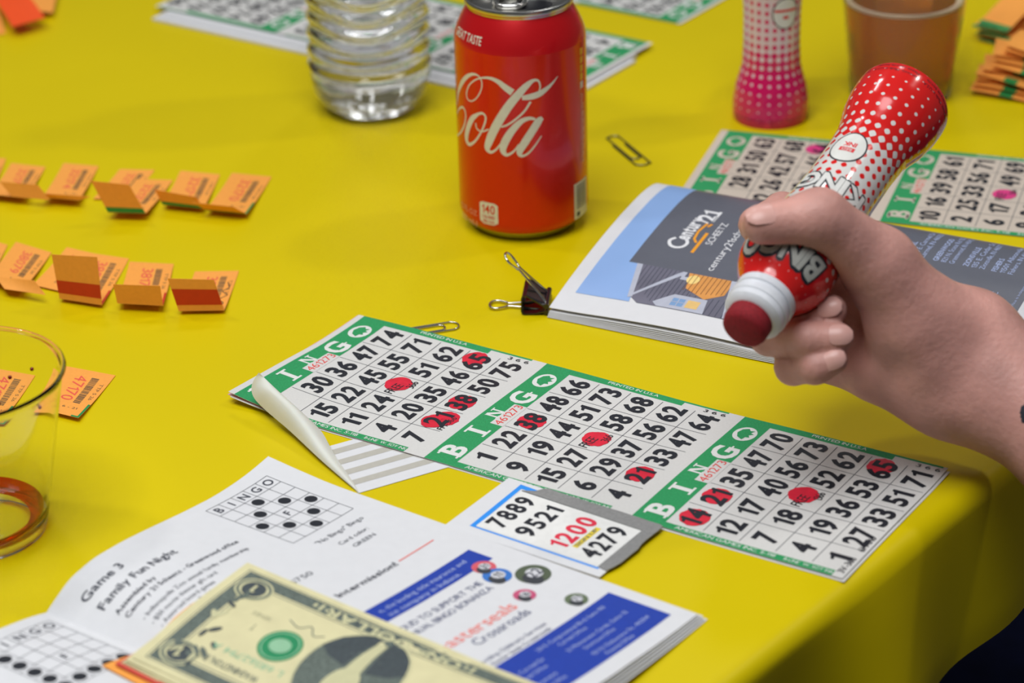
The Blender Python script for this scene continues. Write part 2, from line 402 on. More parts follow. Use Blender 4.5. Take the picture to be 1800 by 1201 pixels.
# strip behind the held marker
PINKDAB = mat('pink_ink_dab', 'd63a80', .5, var=.1, scale=260)
TH2 = -.325; d2 = np.array([math.cos(TH2), math.sin(TH2)])
G2 = [dict(rows=[['', 28, 31, 50, 63], [12, 26, 42, 57, 68], [3, 18, 'F', 46, 64], [8, 22, 37, 59, 70], [13, 19, 44, 48, 66]], dabs=[(2, 4, -1, -3, 1.)], dabmat=PINKDAB),
      dict(rows=[[10, 16, 39, 58, 61], [2, 25, 33, 56, 71], [6, 17, 'F', 49, 69], [9, 21, 41, 52, 73], [4, 29, 36, 47, 65]], dabs=[(2, 2, 0, 0, 1.)], dabmat=PINKDAB),
      dict(rows=[[5, 23, 34, 51, 67], [14, 20, 43, 54, 62], [7, 27, 'F', 60, 74], [1, 30, 38, 55, 72], [11, 24, 40, 53, 75]])]
bingo_strip((119.6, 1381.2), TH2, lambda u, v: .6 + 0 * u, G2, 'tan and green bingo strip lying behind the hand and the held marker', None, TAN, u0=4.2, pitch=104., digits='461273')

# sheets at the far side of the table
def far_strip(corner, th, z, label, rows_seed):
    rnd = random.Random(rows_seed); fs = []
    for k in range(3):
        cols = [rnd.sample(range(1 + 15 * j, 16 + 15 * j), 5) for j in range(5)]
        fs.append(dict(rows=[[('F' if (i == 2 and j == 2) else cols[j][i]) for j in range(5)] for i in range(5)]))
    return bingo_strip(corner, th, lambda u, v: z + 0 * u, fs, label, None, PAPER, fine=False, nu=12, nv=6, base_z=max(0, z - .5))
thb = math.atan2(.574, -.82); db = np.array([math.cos(thb), math.sin(thb)]); nb_ = np.array([-db[1], db[0]])
# far_strip's v axis runs to -n of its own direction: toward the far side here
ca = np.array([31., 1432.])
far_strip(tuple(ca), thb, 3.6, 'bingo strip lying flat behind the water bottle and the soda can', 3)
cb = at(1196, 44, 0)[:2]
far_strip(tuple(cb), thb, .8, 'second bingo strip farther back, its corner showing above the yellow table', 5)
def plain_sheet(name, corner, th, L, Wd, z, m, label, cat, th_=.2):
    S = frame_fn(corner, th, lambda u, v: z + 0 * u); V, F = leaf(S, 0, L, 0, Wd, 6, 4, th_); c = S(L / 2, Wd / 2)
    return make(name, V, F, m, label=label, cat=cat, base=(c[0], c[1], z - th_))
cw_ = ca + nb_ * 14 * 1 + db * -4
plain_sheet('folded_paper', tuple(cw_), thb, 300, 90, 1.7, WHITE, 'white paper sticking out from under the bingo strip behind the bottle', 'paper', 1.4)
cw2 = ca + nb_ * 8 + db * -1
plain_sheet('folded_paper', tuple(cw2), thb, 296, 90, 2.6, WHITE, 'thin white paper between the far bingo strip and the paper below it', 'paper', .6)

# ------------------------------------------------------------------ booklets
def prof(xs, zs):
    X = np.linspace(xs[0], xs[-1], 400); Z = np.interp(X, xs, zs); k = np.ones(25) / 25
    Zp = np.concatenate([np.full(12, Z[0]), Z, np.full(12, Z[-1])]); Zs = np.convolve(Zp, k, 'valid')
    w = np.clip(np.minimum(X - X[0], X[-1] - X) / 12, 0, 1); Zs = Z * (1 - w) + Zs * w
    return lambda a: np.interp(a, X, Zs)
def page_fn(o, dx, zf):
    dx = np.array(dx) / np.linalg.norm(dx); dy = np.array([dx[1], -dx[0]])
    def S(a, b):
        a, b = np.asarray(a, float), np.asarray(b, float)
        return np.stack([o[0] + dx[0] * a + dy[0] * b, o[1] + dx[1] * a + dy[1] * b, zf(a, b)], -1)
    return S
# --- program booklet lying open in front
FO = (-109.1 - .594 * 138, 1009.6 - .805 * 138); FDX = (.594, .805)
pr = prof([0, 6, 14, 28, 45, 60, 80, 100, 120, 140], [1.2, 5, 9.5, 12, 11.5, 10, 7.7, 6, 4.8, 4.2])
pl = prof([0, 6, 14, 28, 50, 80, 140], [1.2, 3.0, 4.8, 7.4, 8.5, 6.5, 4])
def zr(a, b): return pr(np.maximum(a, 0)) + 3.2 * np.clip((a - 100) / 38, 0, 1) ** 2 * np.clip(1 - (b - 7) / 45, 0, 1) ** 2 - .9 * np.clip((a - 90) / 48, 0, 1) * np.clip((b - 60) / 160, 0, 1)
def zl(a, b): return pl(np.maximum(-a, 0)) + 0 * b
c = page_fn(FO, FDX, zr)(0, 110)
fb = thing('program_booklet', (c[0], c[1], 0), 'open white program booklet with printed game list, beneath the dollar bills', 'booklet')
def ywarp(A, B): return A, B + np.where(A > 95, -(A - 95) * .05, 0) * np.clip(1 - (B - 7) / 60, 0, 1)
SR = page_fn(FO, FDX, zr); SLp = page_fn(FO, FDX, zl)
V, F = leaf(SR, 0, 137, 7, 222, 60, 30, .12, ywarp); pg_r = make('page', V, F, WHITE, fb, smooth=40, label='printed page with a bingo pattern and a blue advertisement')
V, F = leaf(SLp, -138, 0, 7, 222, 60, 20, .12); pg_l = make('page', V, F, WHITE, fb, smooth=40, label='page curving up from the fold, with a bingo pattern')
for i in range(4):
    k, dz = .93 - .10 * i, .35 + .45 * i
    Sx = page_fn(FO, FDX, lambda a, b, k=k, dz=dz: np.maximum(zr(a, b) * k - dz * np.clip(a / 40, 0, 1), .3 + .12 * (3 - i)))
    V, F = leaf(Sx, 0.5, 137.6 + .8 * (i % 2) + .5 * i, 7.3, 222.5 + .7 * i, 40, 8, .12); make('page', V, F, WHITE, fb, smooth=40)
    Sx = page_fn(FO, FDX, lambda a, b, k=k, dz=dz: np.maximum(zl(a, b) * k - dz * np.clip(-a / 40, 0, 1), .3 + .12 * (3 - i)))
    V, F = leaf(Sx, -138, -.5, 7.3, 222.2, 30, 8, .12); make('page', V, F, WHITE, fb, smooth=40)
INK2 = mat('soft_black_print', '383c49', .6)
def pattern(S, x0, y0, cw, rh, dots, parent):
    g = Print()
    for i in range(7): g.rect(x0, y0 + i * rh - .13, x0 + 5 * cw, y0 + i * rh + .13)
    for j in range(6): g.rect(x0 + j * cw - .13, y0, x0 + j * cw + .13, y0 + 6 * rh)
    g.build('pattern_grid', S, .10, LINE, parent, 6, kind='stuff')
    for j, ch in enumerate('BINGO'): Print().text(ch, x0 + (j + .5) * cw, y0 + rh * .78, rh * .55, bold=1, align='c').build('heading_letter', S, .14, INK2, parent, 4)
    Print().text('F', x0 + 2.5 * cw, y0 + 3.8 * rh, rh * .5, bold=1, align='c').build('heading_letter', S, .14, INK2, parent, 4)
    for i, j in dots: Print().ell(x0 + (j + .5) * cw, y0 + (i + 1.5) * rh, cw * .36, rh * .36).build('pattern_dot', S, .14, INK, parent, 4)
pattern(SR, 87, 13.6, 7.72, 7.85, [(0, 2), (1, 1), (1, 3), (2, 0), (2, 4), (3, 1), (3, 3), (4, 2)], pg_r)
pattern(SLp, -44, 14.0, 7.72, 7.85, [(0, 0), (1, 0), (2, 0), (3, 0)] + [(4, j) for j in range(5)], pg_l)
def lines(S, parent, rows, m, name='printed_line', lift=.14):
    for t, x, y, h, bold, fit in rows:
        Print().text(t, x, y, h, bold=bold, fit=fit).build(name, S, lift, m, parent, 5, kind='stuff')
lines(SR, pg_r, [('Game 3', 8.2, 21.6, 4.2, 1, 22.5), ('Family Fun Night', 8, 31.0, 4.0, 1, 43.5), ('Assembled by', 8.4, 38.4, 2.5, 1, 22.4), ('Century 21 Scheetz - Greenwood office', 8.9, 43.4, 2.5, 1, 65)], INK2)
lines(SR, pg_r, [('- Indianapolis Zoo annual family membership', 10.4, 50.6, 2.3, 0, 61.5), ('- $50 movie theater gift card', 10.2, 55.4, 2.3, 0, 37.5), ('- Assorted board games', 10.5, 59.8, 2.3, 0, 31), ('- Staybridge 2-night hotel stay', 10.8, 64, 2.3, 0, 42)], GREYINK)
lines(SR, pg_r, [('"No Bingo" Bingo', 92.5, 69.6, 2.6, 0, 29.3), ('Card color:', 97.8, 77, 2.4, 0, 18), ('GREEN', 100, 82.6, 2.3, 0, 13.5), ('$750', 58.5, 84.6, 3.0, 0, 13.2)], GREYINK)
lines(SR, pg_r, [('Intermission!', 61.8, 105.6, 3.2, 1, 37)], INK2)
Print().rect(101, 103.5, 123.7, 104.2).build('red_rule', SR, .12, mat('pale_red_print', 'e8736a', .6), pg_r, 6)
BLUE = mat('royal_blue_print', '1d3fa6', .5, var=.04); PALEB = mat('pale_blue_print', 'a8b6dc', .6); NAVYP = mat('navy_text_print', '4a5278', .6)
Print().rect(6, 120.2, 125.6, 132.3).build('blue_bar', SR, .10, BLUE, pg_r, 5)
Print().rect(6, 185, 130.3, 214).build('blue_panel', SR, .10, BLUE, pg_r, 5)
lines(SR, pg_r, [('e, the leading title insurance and', 62, 125.9, 2.5, 0, 55), ('ice company in Indiana.', 62.5, 130.5, 2.5, 0, 45)], PALEB)
lines(SR, pg_r, [('PROUD TO SUPPORT THE', 50, 141.8, 3.2, 0, 56.5), ('ANNUAL BINGO BONANZA', 49.5, 147.4, 3.2, 0, 56.5)], NAVYP)
lines(SR, pg_r, [('easterseals', 52, 163.8, 6.0, 0, 47.5)], mat('coral_print', 'f0776a', .6))
lines(SR, pg_r, [('Crossroads', 64.6, 170.4, 4.6, 0, 34.6), ('Providing Children\'s Services', 50, 180.3, 2.0, 0, 45), ('for Easter Seals Crossroads', 50, 184.0, 2.0, 0, 43)], NAVYP)
lines(SR, pg_r, [('201 E. Congressional Blvd, Suite 100', 75, 190.6, 1.9, 0, 45), ('Carmel Office', 84, 194.4, 1.9, 0, 18), ('21 Monument Circle, Suite 12', 82, 199.6, 1.9, 0, 40), ('Downtown Office', 88, 203.4, 1.9, 0, 20), ('151 N. Delaware St, 46204', 86, 208.4, 1.9, 0, 38), ('Financial Office', 90, 212, 1.9, 0, 18),
    ('101 E. Carmel Dr', 48, 196, 1.9, 0, 24), ('Carmel Office', 50, 200, 1.9, 0, 18), ('113 Monument', 44, 206, 1.9, 0, 22), ('Downtown Office', 46, 210, 1.9, 0, 20)], PALEB)
def ball(x, y, r, col, num, dark):
    m1 = mat('ball_' + col, col, .4); Print().ell(x, y, r, r * .94).build('bingo_ball', SR, .16, m1, pg_r, 5)
    Print().ell(x - r * .42, y + r * .3, r * .5, r * .6).build('ball_shade', SR, .19, mat('ball_shade', '3c4046', .5), pg_r, 5)
    Print().ell(x + r * .12, y - r * .02, r * .5, r * .47).build('ball_face', SR, .24, mat('ball_face', 'd2d3d8', .5), pg_r, 5)
    Print().text(num, x + r * .1, y + r * .3, r * .62, bold=1, align='c').build('ball_number', SR, .28, INK2, pg_r, 5)
ball(117.5, 133.8, 5.2, 'd8606c', '31', 0); ball(115, 142.2, 6.2, '3a78c8', '11', 0); ball(124.6, 152.8, 7.6, '56624e', '22', 0); ball(108.7, 160, 4.8, 'c8567c', '16', 0); ball(118.2, 178, 4.9, '66755a', '71', 0)

# --- booklet with the house picture, closed, spine to the far side
CO, CDX = (18.1, 1151.6), (.475, .88)
pc = prof([0, 20, 40, 60, 80, 100, 112, 121, 127, 131, 133], [4.4, 9.7, 14.2, 18, 21, 23, 23.2, 22, 19.5, 15.5, 11])
def zc(a, b): return pc(np.clip(a, 0, 133)) + 2.2 * np.exp(-((b - 70) / 50) ** 2) * np.clip(1 - a / 50, 0, 1) * np.clip(b / 30, 0, 1)
SC = page_fn(CO, CDX, zc)
c = SC(66, 108); cb_ = thing('advert_booklet', (c[0], c[1], 0), 'booklet lying back cover up with a house photo and grey panel, under the hand', 'booklet')
V, F = leaf(SC, 0, 133, 0, 216, 70, 24, .14); cov = make('back_cover', V, F, WHITE, cb_, smooth=40, label='glossy back cover with a blue sky photo and grey panel')
for i in range(7):
    f = .62 - .075 * i
    Sx = page_fn(CO, CDX, lambda a, b, f=f, i=i: np.maximum(pc(np.clip(a, 0, 133)) * f - .2 + (2.0 - .3 * i) * np.exp(-((b - 70 - 10 * i) / 55) ** 2) * np.clip(1 - a / 50, 0, 1) * np.clip(b / 30, 0, 1), .25 + (6 - i) * .13))
    V, F = leaf(Sx, -.6 - .35 * i, 132 - i, .3, 215.6, 40, 16, .12); make('page', V, F, WHITE, cb_, smooth=40)
SKY = mat('sky_blue_print', '8fb2e6', .35, var=.05, scale=14); PANEL = mat('slate_grey_print', '626570', .32, var=.02)
SID = mat('siding_print', '6d6c7c', .35, var=.1, scale=60); SIDL = mat('siding_line_print', '3e4252', .4); TRIMP = mat('pale_trim_print', 'b8bccb', .35); GLOW = mat('warm_siding_print', 'd9964e', .35, var=.2, scale=40); GLOW2 = mat('lamp_glow_print', 'f6d888', .35); ROOFP = mat('blue_shadow_print', '8f99b4', .35); AMB = mat('amber_logo_print', 'f0a020', .4)
SCP = lambda a, b: SC(a, b) + np.array([0, 0, .12])
Print().rect(13.2, 7.6, 131, 22.2).rect(13.2, 22.2, 42.5, 30).poly([(13.2, 30), (42.5, 30), (13.2, 36)]).build('sky_photo', SCP, .05, SKY, cov, 4)
Print().rect(42.5, 22.2, 132.4, 211).build('grey_panel', SCP, .06, PANEL, cov, 4)
Print().poly([(42.5, 29.5), (42.5, 120), (13.2, 120), (13.2, 40), (17, 35)]).build('siding_photo', SCP, .09, SID, cov, 4)
sl = Print()
for i in range(14): y = 32 + i * 2.2; sl.rect(max(16, 42 - i * 2.0 - 14), y, 42.3, y + .35)
for i in range(18): y = 62 + i * 3.; sl.rect(13.4, y, 26, y + .35)
sl.build('siding_line', SCP, .13, SIDL, cov, 4, kind='stuff')
Print().poly([(42.5, 26.8), (42.5, 29.8), (17, 36), (16, 33.8)]).poly([(16.5, 34.5), (19.5, 35), (41.8, 50.6), (40.0, 52.6)]).build('roof_trim', SCP, .17, TRIMP, cov, 4)
Print().poly([(42.3, 54.5), (42.3, 78), (30, 78), (24, 70), (30, 58)]).build('lit_siding', SCP, .17, GLOW, cov, 4)
Print().ell(37.5, 58.5, 3.6, 3.2).build('lamp_glow', SCP, .21, GLOW2, cov, 4)
gl = Print()
for i in range(9): gl.rect(27 + .5 * abs(i - 3), 57 + i * 2.4, 42.2, 57.3 + i * 2.4)
gl.build('siding_line', SCP, .24, mat('brown_line_print', '7a4a2c', .4), cov, 4, kind='stuff')
Print().rect(38.5, 51, 42.4, 53.5).rect(36, 52, 38.6, 56.5).build('roof_trim', SCP, .2, TRIMP, cov, 4)
Print().poly([(13.3, 50), (16, 47), (24, 55), (24, 72), (13.3, 74)]).build('window_trim', SCP, .21, TRIMP, cov, 4)
Print().rect(15.6, 55.8, 21.4, 62.2).build('window_glass', SCP, .25, mat('window_blue_print', '7fa3cf', .3), cov, 4)
Print().rect(15.6, 63.4, 21.4, 69.8).build('window_glass', SCP, .25, mat('window_warm_print', 'e8c27c', .3), cov, 4)
Print().rect(15.6, 58.8, 21.4, 59.2).rect(18.3, 55.8, 18.7, 62.2).build('window_bar', SCP, .29, TRIMP, cov, 4)
Print().poly([(13.3, 84), (13.3, 90), (42.2, 79.5), (42.2, 76.5)]).build('corner_trim', SCP, .27, TRIMP, cov, 4)
wt = mat('logo_white_print', 'e6e7ea', .4)
p = Print(); p.stroke([(68.6, 35.2), (65.5, 33.4), (61.8, 35.2), (60.6, 38.4), (62, 41.6), (65.6, 42.6), (69, 40.8)], 1.7).text('entury', 68.2, 41.8, 7.4, bold=2, fit=21)
p.text('21', 88.2, 46.4, 8.6, bold=2, fit=9.6).rect(88.2, 45.6, 98.6, 47.0); p.build('logo_lettering', SCP, .12, wt, cov, 4, kind='stuff')
Print().stroke([(58.7, 48.2), (77.2, 48.2)], 1.7, 1).build('logo_bar', SCP, .12, AMB, cov, 4)
Print().stroke([(67.4, 46.6), (70.5, 44.2), (77.2, 43.4)], 1.3, 1).stroke([(77.2, 43.4), (85.8, 44.6)], 1.3, 1).stroke([(82.6, 46.0), (85.8, 47.0)], 1.3, 1).build('logo_roof', SCP, .13, AMB, cov, 4, kind='stuff')
lines(SCP, cov, [('SCHEETZ', 67.8, 54.6, 3.6, 0, 21), ('century21scheetz.com', 47.4, 64.2, 3.9, 0, 62)], wt, lift=.12)
for k, b in enumerate((147., 162., 177., 191.)):
    t = [('CARMEL', '270 E. Carmel Dr', 'Carmel, IN 46032'), ('GREENWOOD', '821 N. State Rd 135', 'Greenwood, IN 46142'), ('ZIONSVILLE', '135 E. Cedar St', 'Zionsville, IN 46077'), ('FISHERS', '11501 Allisonville', 'Fishers, IN 46038')][k]
    lines(SCP, cov, [(t[0], 90, b, 2.6, 1, None), (t[1], 90, b + 4, 2.6, 0, 30), (t[2], 90, b + 8, 2.6, 0, 30)], PALEB, lift=.12)
lines(SCP, cov, [('Suite C', 60, 198, 2.8, 0, 13), ('201', 60, 202.5, 2.8, 0, 6), ('Suite C', 60, 182, 2.8, 0, 13), ('Each office is independently owned and operated', 56, 208, 1.3, 0, 60)], PALEB, lift=.12)

# ------------------------------------------------------------------ striped slip with a curled edge, at the strip's corner
K = np.array([-66.6, 984.1]); AX = np.array([.88, .475]); BX = np.array([-.475, .88])
FLAP = mat('translucent_flap_paper', 'e9e5d8', .5, var=.03, scale=60, sss=.25)
sp_ = thing('striped_slip', (K[0] + 5, K[1] + 20, 0), 'white slip with beige stripes and an edge curled over the bingo strip corner', 'paper slip')
SS = lambda a, b: np.stack([K[0] + AX[0] * np.asarray(a, float) + BX[0] * np.asarray(b, float), K[1] + AX[1] * np.asarray(a, float) + BX[1] * np.asarray(b, float), .32 + 0 * np.asarray(a, float)], -1)
V, F = leaf(SS, 0, 62, 0, 44, 10, 8, .15); base_p = make('slip', V, F, WHITE, sp_)
st = mat('beige_stripe_print', 'bab7ad', .5)
for i in range(4): Print().rect(1 + i * .3, 7 + i * 9.6, 61.5, 11.4 + i * 9.6).build('stripe', SS, .06, st, base_p)
L_ = [(633, 868, .4), (600, 840, 1.5), (560, 805, 2.6), (510, 758, 4), (468, 722, 6), (447, 700, 8.5), (442, 682, 11), (447, 667, 15), (455, 655, 19)]
R_ = [(633, 868, .4), (617, 842, 1.2), (596, 812, 2.4), (580, 785, 3.4), (566, 760, 4.6), (545, 738, 6.0), (520, 718, 8.0), (490, 690, 12.0), (455, 655, 19)]
Lc = catmull([at(*p) for p in L_], 5); Rc = catmull([at(*p) for p in R_], 5); ns = 12
V = []
for i in range(len(Lc)):
    wdt = np.linalg.norm(Rc[i] - Lc[i])
    for j in range(ns):
        t = j / (ns - 1); P = Lc[i] * (1 - t) + Rc[i] * t; V.append(P + np.array([0, 0, .24 * wdt * math.sin(math.pi * t ** .7)]))
n_ = len(V); V2 = V + [v - np.array([0, 0, .15]) for v in V]
make('curled_flap', V2, grid_faces(len(Lc), ns) + grid_faces(len(Lc), ns, n_, True), FLAP, sp_, smooth=60)

# ------------------------------------------------------------------ number card
CA = np.array([-29.7, 953.3]); CX = np.array([26.9, 37.7]) / 46.3; CY = np.array([CX[1], -CX[0]])
def zk(a, b): return 1.5 + .035 * np.asarray(b, float) * 0 + .5 * np.clip(np.asarray(a, float) / 46, 0, 1)
SK = lambda a, b: np.stack([CA[0] + CX[0] * np.asarray(a, float) + CY[0] * np.asarray(b, float), CA[1] + CX[1] * np.asarray(a, float) + CY[1] * np.asarray(b, float), zk(a, b)], -1)
kc = SK(23, 38); kd = thing('number_card', (kc[0], kc[1], .6), 'small white number card with red 1200 and three black numbers, on the bingo strip edge', 'card')
V, F = leaf(SK, 0, 46.2, 0, 76, 5, 5, .45); kcard = make('card', V, F, WHITE, kd)
KB = mat('azure_print', '2d93f0', .45); KG = mat('torn_grey_board', '8b8b8a', .9, var=.1, scale=700, bump=.4)
Print().poly([(5, 9), (44, 7.6), (43.6, 17), (41, 17), (41, 10), (6, 11.5), (5.8, 72.2), (4.6, 72.2)]).build('blue_border', SK, .05, KB, kcard)
V = []; rnd = random.Random(4); top = []; bot = []
pts_o = [(42.2, 16.4), (45.6, 18.2), (46.9, 20)] + [(46.7 + rnd.uniform(-.2, .2), 20 + 5 * i) for i in range(1, 12)] + [(46.0, 77)] + [(46 - 4.1 * i, 77.4 + rnd.uniform(-.6, .6)) for i in range(1, 10)] + [(5.0, 76), (6, 71.4)]
pts_i = [(38.8, 71.4), (39.6, 11.2)]
gp = pts_o + pts_i
gt = SK(np.array([p[0] for p in gp]), np.array([p[1] for p in gp])) + np.array([0, 0, .45]); gb = gt - np.array([0, 0, .42]); m_ = len(gp)
tr = geometry.tessellate_polygon([[Vector((p[0], p[1], 0)) for p in gp]])
make('torn_edge', np.vstack([gt, gb]), [tuple(t) for t in tr] + [(i, (i + 1) % m_, m_ + (i + 1) % m_, m_ + i) for i in range(m_)], KG, kd)
Print().rect(6.4, 11.2, 39.2, 71.3).build('number_window', SK, .08, mat('window_white_print', 'e9e9e6', .45), kcard)
for t, y, mm in (('7889', 21.6, INK), ('9521', 35.6, INK), ('1200', 52.4, mat('scarlet_print', 'e0304a', .5)), ('4279', 67.4, INK)):
    Print().text(t, 10.3, y, 8.6, bold=2, fit=25.5, track=.16).build('large_number', SK, .16, mm, kcard)
Print().rect(13.6, 53.8, 31.4, 56.4).build('yellow_label', SK, .12, mat('lemon_print', 'ead23a', .5), kcard)
Print().text('SIGN UP', 14.6, 56.0, 1.9, fit=15.5).build('label_text', SK, .2, GREYINK, kcard, kind='stuff')

# ------------------------------------------------------------------ dollar bills
BILLM = mat('banknote_paper', 'd8d1a4', .7, var=.05, scale=120); BINK = mat('banknote_grey_print', '5f6a63', .7, var=.35, scale=900); BDK = mat('banknote_dark_print', '414a4e', .7, var=.2, scale=800); BSEAL = mat('banknote_green_print', '1f8a58', .7, var=.15, scale=600); BPALE = mat('banknote_pale_print', 'c9c69c', .7)
BF = np.array([-105.8, 899.8]); BL = np.array([.8, -.6]); BS = np.array([-.6, -.8])
def zpage(P):
    D_ = P - np.array(FO); dx = np.array(FDX) / np.linalg.norm(FDX); a = D_ @ dx; b = D_ @ np.array([dx[1], -dx[0]])
    return np.where(a >= 0, zr(a, b), zl(a, b))
def bill_fn(f, off, ang):
    c, s = math.cos(ang), math.sin(ang); l = BL * c + BS * s; q = -BL * s + BS * c
    def S(x, y):       # x along the far edge from the far corner, y towards the viewer
        x, y = np.asarray(x, float), np.asarray(y, float)
        z = 18.3 - 8.2 * (y / 66) - 5.2 * (x / 134) + 1.3 * np.sin(y / 66 * math.pi)
        P = np.stack([BF[0] + off[0] + l[0] * x + q[0] * y, BF[1] + off[1] + l[1] * x + q[1] * y], -1); zp_ = zpage(P) + .5
        z = np.maximum(z, zp_ + 2.4); z = zp_ + (z - zp_) * (1 - f)
        return np.concatenate([P, z[..., None]], -1)
    return S
rb = random.Random(11)
NB = 11
words = ['top one, with the green seal showing', 'second from the top', 'third from the top', 'fourth from the top', 'fifth from the top', 'sixth from the top', 'seventh from the top', 'eighth from the top', 'ninth from the top', 'tenth from the top', 'eleventh from the top']
for i in range(NB):
    S = bill_fn(i / (NB + 2), (rb.uniform(-.9, .6) * (i > 0) - .25 * i, rb.uniform(-.8, .5) * (i > 0) - .25 * i), (.0085 * i + rb.uniform(-.006, .006)) * (i > 0))
    c = S(78, 33); t = thing('dollar_bill', (c[0], c[1], c[2] - .3), 'dollar bill in the stack on the booklet, ' + words[i], 'banknote', 'stack of dollar bills')
    V, F = leaf(S, 0, 156, 0, 66.3, 26, 14, .14); bp_ = make('note', V, F, BILLM, t, smooth=40)
    if i: continue
    # printed face, upside down to the viewer: reading x runs to the far corner
    T = lambda x, y, S=S: S(156 - np.asarray(x, float), 66.3 - np.asarray(y, float))
    Print().rect(5, 3.8, 151, 8.6).rect(5, 56.8, 151, 62.4).rect(5, 8.6, 11, 56.8).rect(145, 8.6, 151, 56.8).build('engraved_border', T, .05, BINK, bp_, 10)
    Print().frame(3.9, 2.9, 152.1, 63.3, .35).frame(12, 9.6, 144, 55.8, .35).build('hair_line', T, .07, BINK, bp_, 10)
    for k in range(46):
        e_ = rb.random() < .5; x_ = (rb.uniform(9, 24) if e_ else rb.uniform(132, 147)); y_ = rb.choice((rb.uniform(8, 30), rb.uniform(8, 22), rb.uniform(30, 50)))
        if 30 < y_: x_ = x_ if abs(x_ - 78) > 62 else (13 if e_ else 143)
        Print().ell(x_, y_, rb.uniform(1.6, 3.6), rb.uniform(.7, 1.3), 12, rot=rb.uniform(0, 3.1)).build('engraved_leaf', T, .08 + .004 * k, rb.choice((BINK, BDK, BPALE, BINK)), bp_)
    for k in range(26): Print().rect(40 + 3 * k, 57.6 + .9 * (k % 2), 41.4 + 3 * k, 61.4 - .8 * (k % 3)).build('engraved_leaf', T, .08, BPALE if (k < 3 or k > 22) else BDK, bp_)
    for x, y in ((14, 11), (142, 11), (14, 54), (142, 54)):
        Print().ell(x, y, 8.4, 6.6).build('corner_rosette', T, .09, BPALE, bp_, 6); Print().ring(x, y, 7.6, 5.9, 1.1).build('rosette_ring', T, .13, BINK, bp_, 6)
        Print().ell(x, y, 5.2, 4.4).build('rosette_centre', T, .13, BDK, bp_, 6); Print().text('1', x, y + 2.6, 5.2, bold=2, align='c').build('denomination', T, .18, BPALE, bp_, 6)
    Print().ell(111, 33, 8.8, 8.8).build('treasury_seal', T, .12, BSEAL, bp_, 6); Print().ring(111, 33, 7.6, 7.6, .5).ell(111, 33, 4.6, 4.0).build('seal_detail', T, .16, mat('banknote_pale_green', '8fbf9a', .7), bp_, 6)
    Print().text('ONE', 111, 36, 6.5, align='c', fit=17).build('faint_word', T, .07, BPALE, bp_, 6)
    Print().text('L 68562794 A', 100, 22.5, 3.2, fit=34).build('serial_number', T, .1, mat('banknote_pale_green', '8fbf9a', .7), bp_, 6, kind='stuff')
    Print().text('WASHINGTON, D.C.', 106, 15.5, 3.0, fit=30, bold=1).build('engraved_text', T, .1, BINK, bp_, 6, kind='stuff')
    Print().text('ONE DOLLAR', 78, 61.0, 4.4, bold=2, align='c', fit=64).build('engraved_title', T, .12, BPALE, bp_, 6, kind='stuff')
    Print().ell(78, 34, 20.5, 24).build('portrait_oval', T, .08, BINK, bp_, 6); Print().ring(78, 34, 21.5, 25, 1.0).build('oval_frame', T, .14, BPALE, bp_, 6)
    Print().poly([(58.5, 42), (64, 38), (73, 36), (75.5, 57), (69, 55.5), (62, 50)]).poly([(97.5, 42), (92, 38), (83, 36), (80.5, 57), (87, 55.5), (94, 50)]).build('dark_coat', T, .14, BDK, bp_, 6)
    Print().ell(78, 27, 7, 9.5).poly([(74.5, 35), (81.5, 35), (80, 54), (76, 54)]).build('pale_face', T, .17, BPALE, bp_, 6)
    Print().stroke([(118, 47), (112, 45), (108, 48), (104, 44), (100, 46)], .5).build('signature', T, .08, BINK, bp_, 6); Print().text('SERIES', 124, 44, 2, fit=9).text('1', 126, 38, 4).text('1', 121, 22, 3).build('faint_print', T, .08, mat('banknote_faint_print', 'a9a886', .7), bp_, 6, kind='stuff')
for nm, dz, mm, lab, cat in (('paper_strap', 7.4 / 13, mat('red_paper', 'cf4a3c', .6), 'thin red paper slip sticking out between the dollar bills', 'paper'), ('raffle_ticket', 11.6 / 13, ORANGE, 'orange ticket at the bottom of the dollar bill stack', 'ticket')):
    S = bill_fn(dz, (-3.0 if cat == 'paper' else -6.0, -2.6 if cat == 'paper' else -4.0), .065 if cat == 'paper' else .10); V, F = leaf(S, 0, 60, 20, 66.9, 12, 10, .14); c = S(30, 44)
    make(nm, V, F, mm, label=lab, cat=cat, base=(c[0], c[1], c[2] - .2))

# ------------------------------------------------------------------ soda can
CC = np.array([8.1, 1266.4, 0.])
CANR = mat('red_can_lacquer', 'd31c12', .26, .25, var=.02, coat=.25); ALU = mat('aluminium', 'c9c8c4', .24, 1., var=.03, scale=80)
CANW = mat('can_white_print', 'd9d8c8', .4); CANS = mat('red_shoulder_lacquer', 'd6141c', .3, .35, var=.0, coat=.5)
ct = thing('soda_can', CC, 'open red soda can with white script lettering beside the water bottle', 'can')
V, F = lathe([(30.2, 5.4), (31.6, 7.2), (32.7, 9.2), (33.1, 11.5), (33.1, 101.5)], 96, CC); make('body', V, F, CANR, ct, smooth=40)
V, F = lathe([(0, 8), (15, 6.5), (21, 3), (24, .4), (25.2, 0), (26.4, .5), (28.4, 3.1), (30.2, 5.4)], 96, CC); make('base_rim', V, F, ALU, ct, smooth=60)
V, F = lathe([(33.1, 101.5), (32.7, 104), (31.6, 107.5), (29.6, 112), (27.4, 116.2), (26.3, 118)], 96, CC); make('shoulder', V, F, CANS, ct, smooth=60)
V, F = lathe([(26.3, 118), (26.5, 119), (27.3, 119.8), (27.5, 121), (27.1, 122), (26.3, 122.2), (25.7, 121.5), (25.4, 117.5), (24.6, 116.3), (23.8, 116.3), (23.4, 117.2), (0, 117.2)], 96, CC); lid = make('lid', V, F, ALU, ct, smooth=40)
a = np.linspace(0, 2 * math.pi, 29)[:-1]
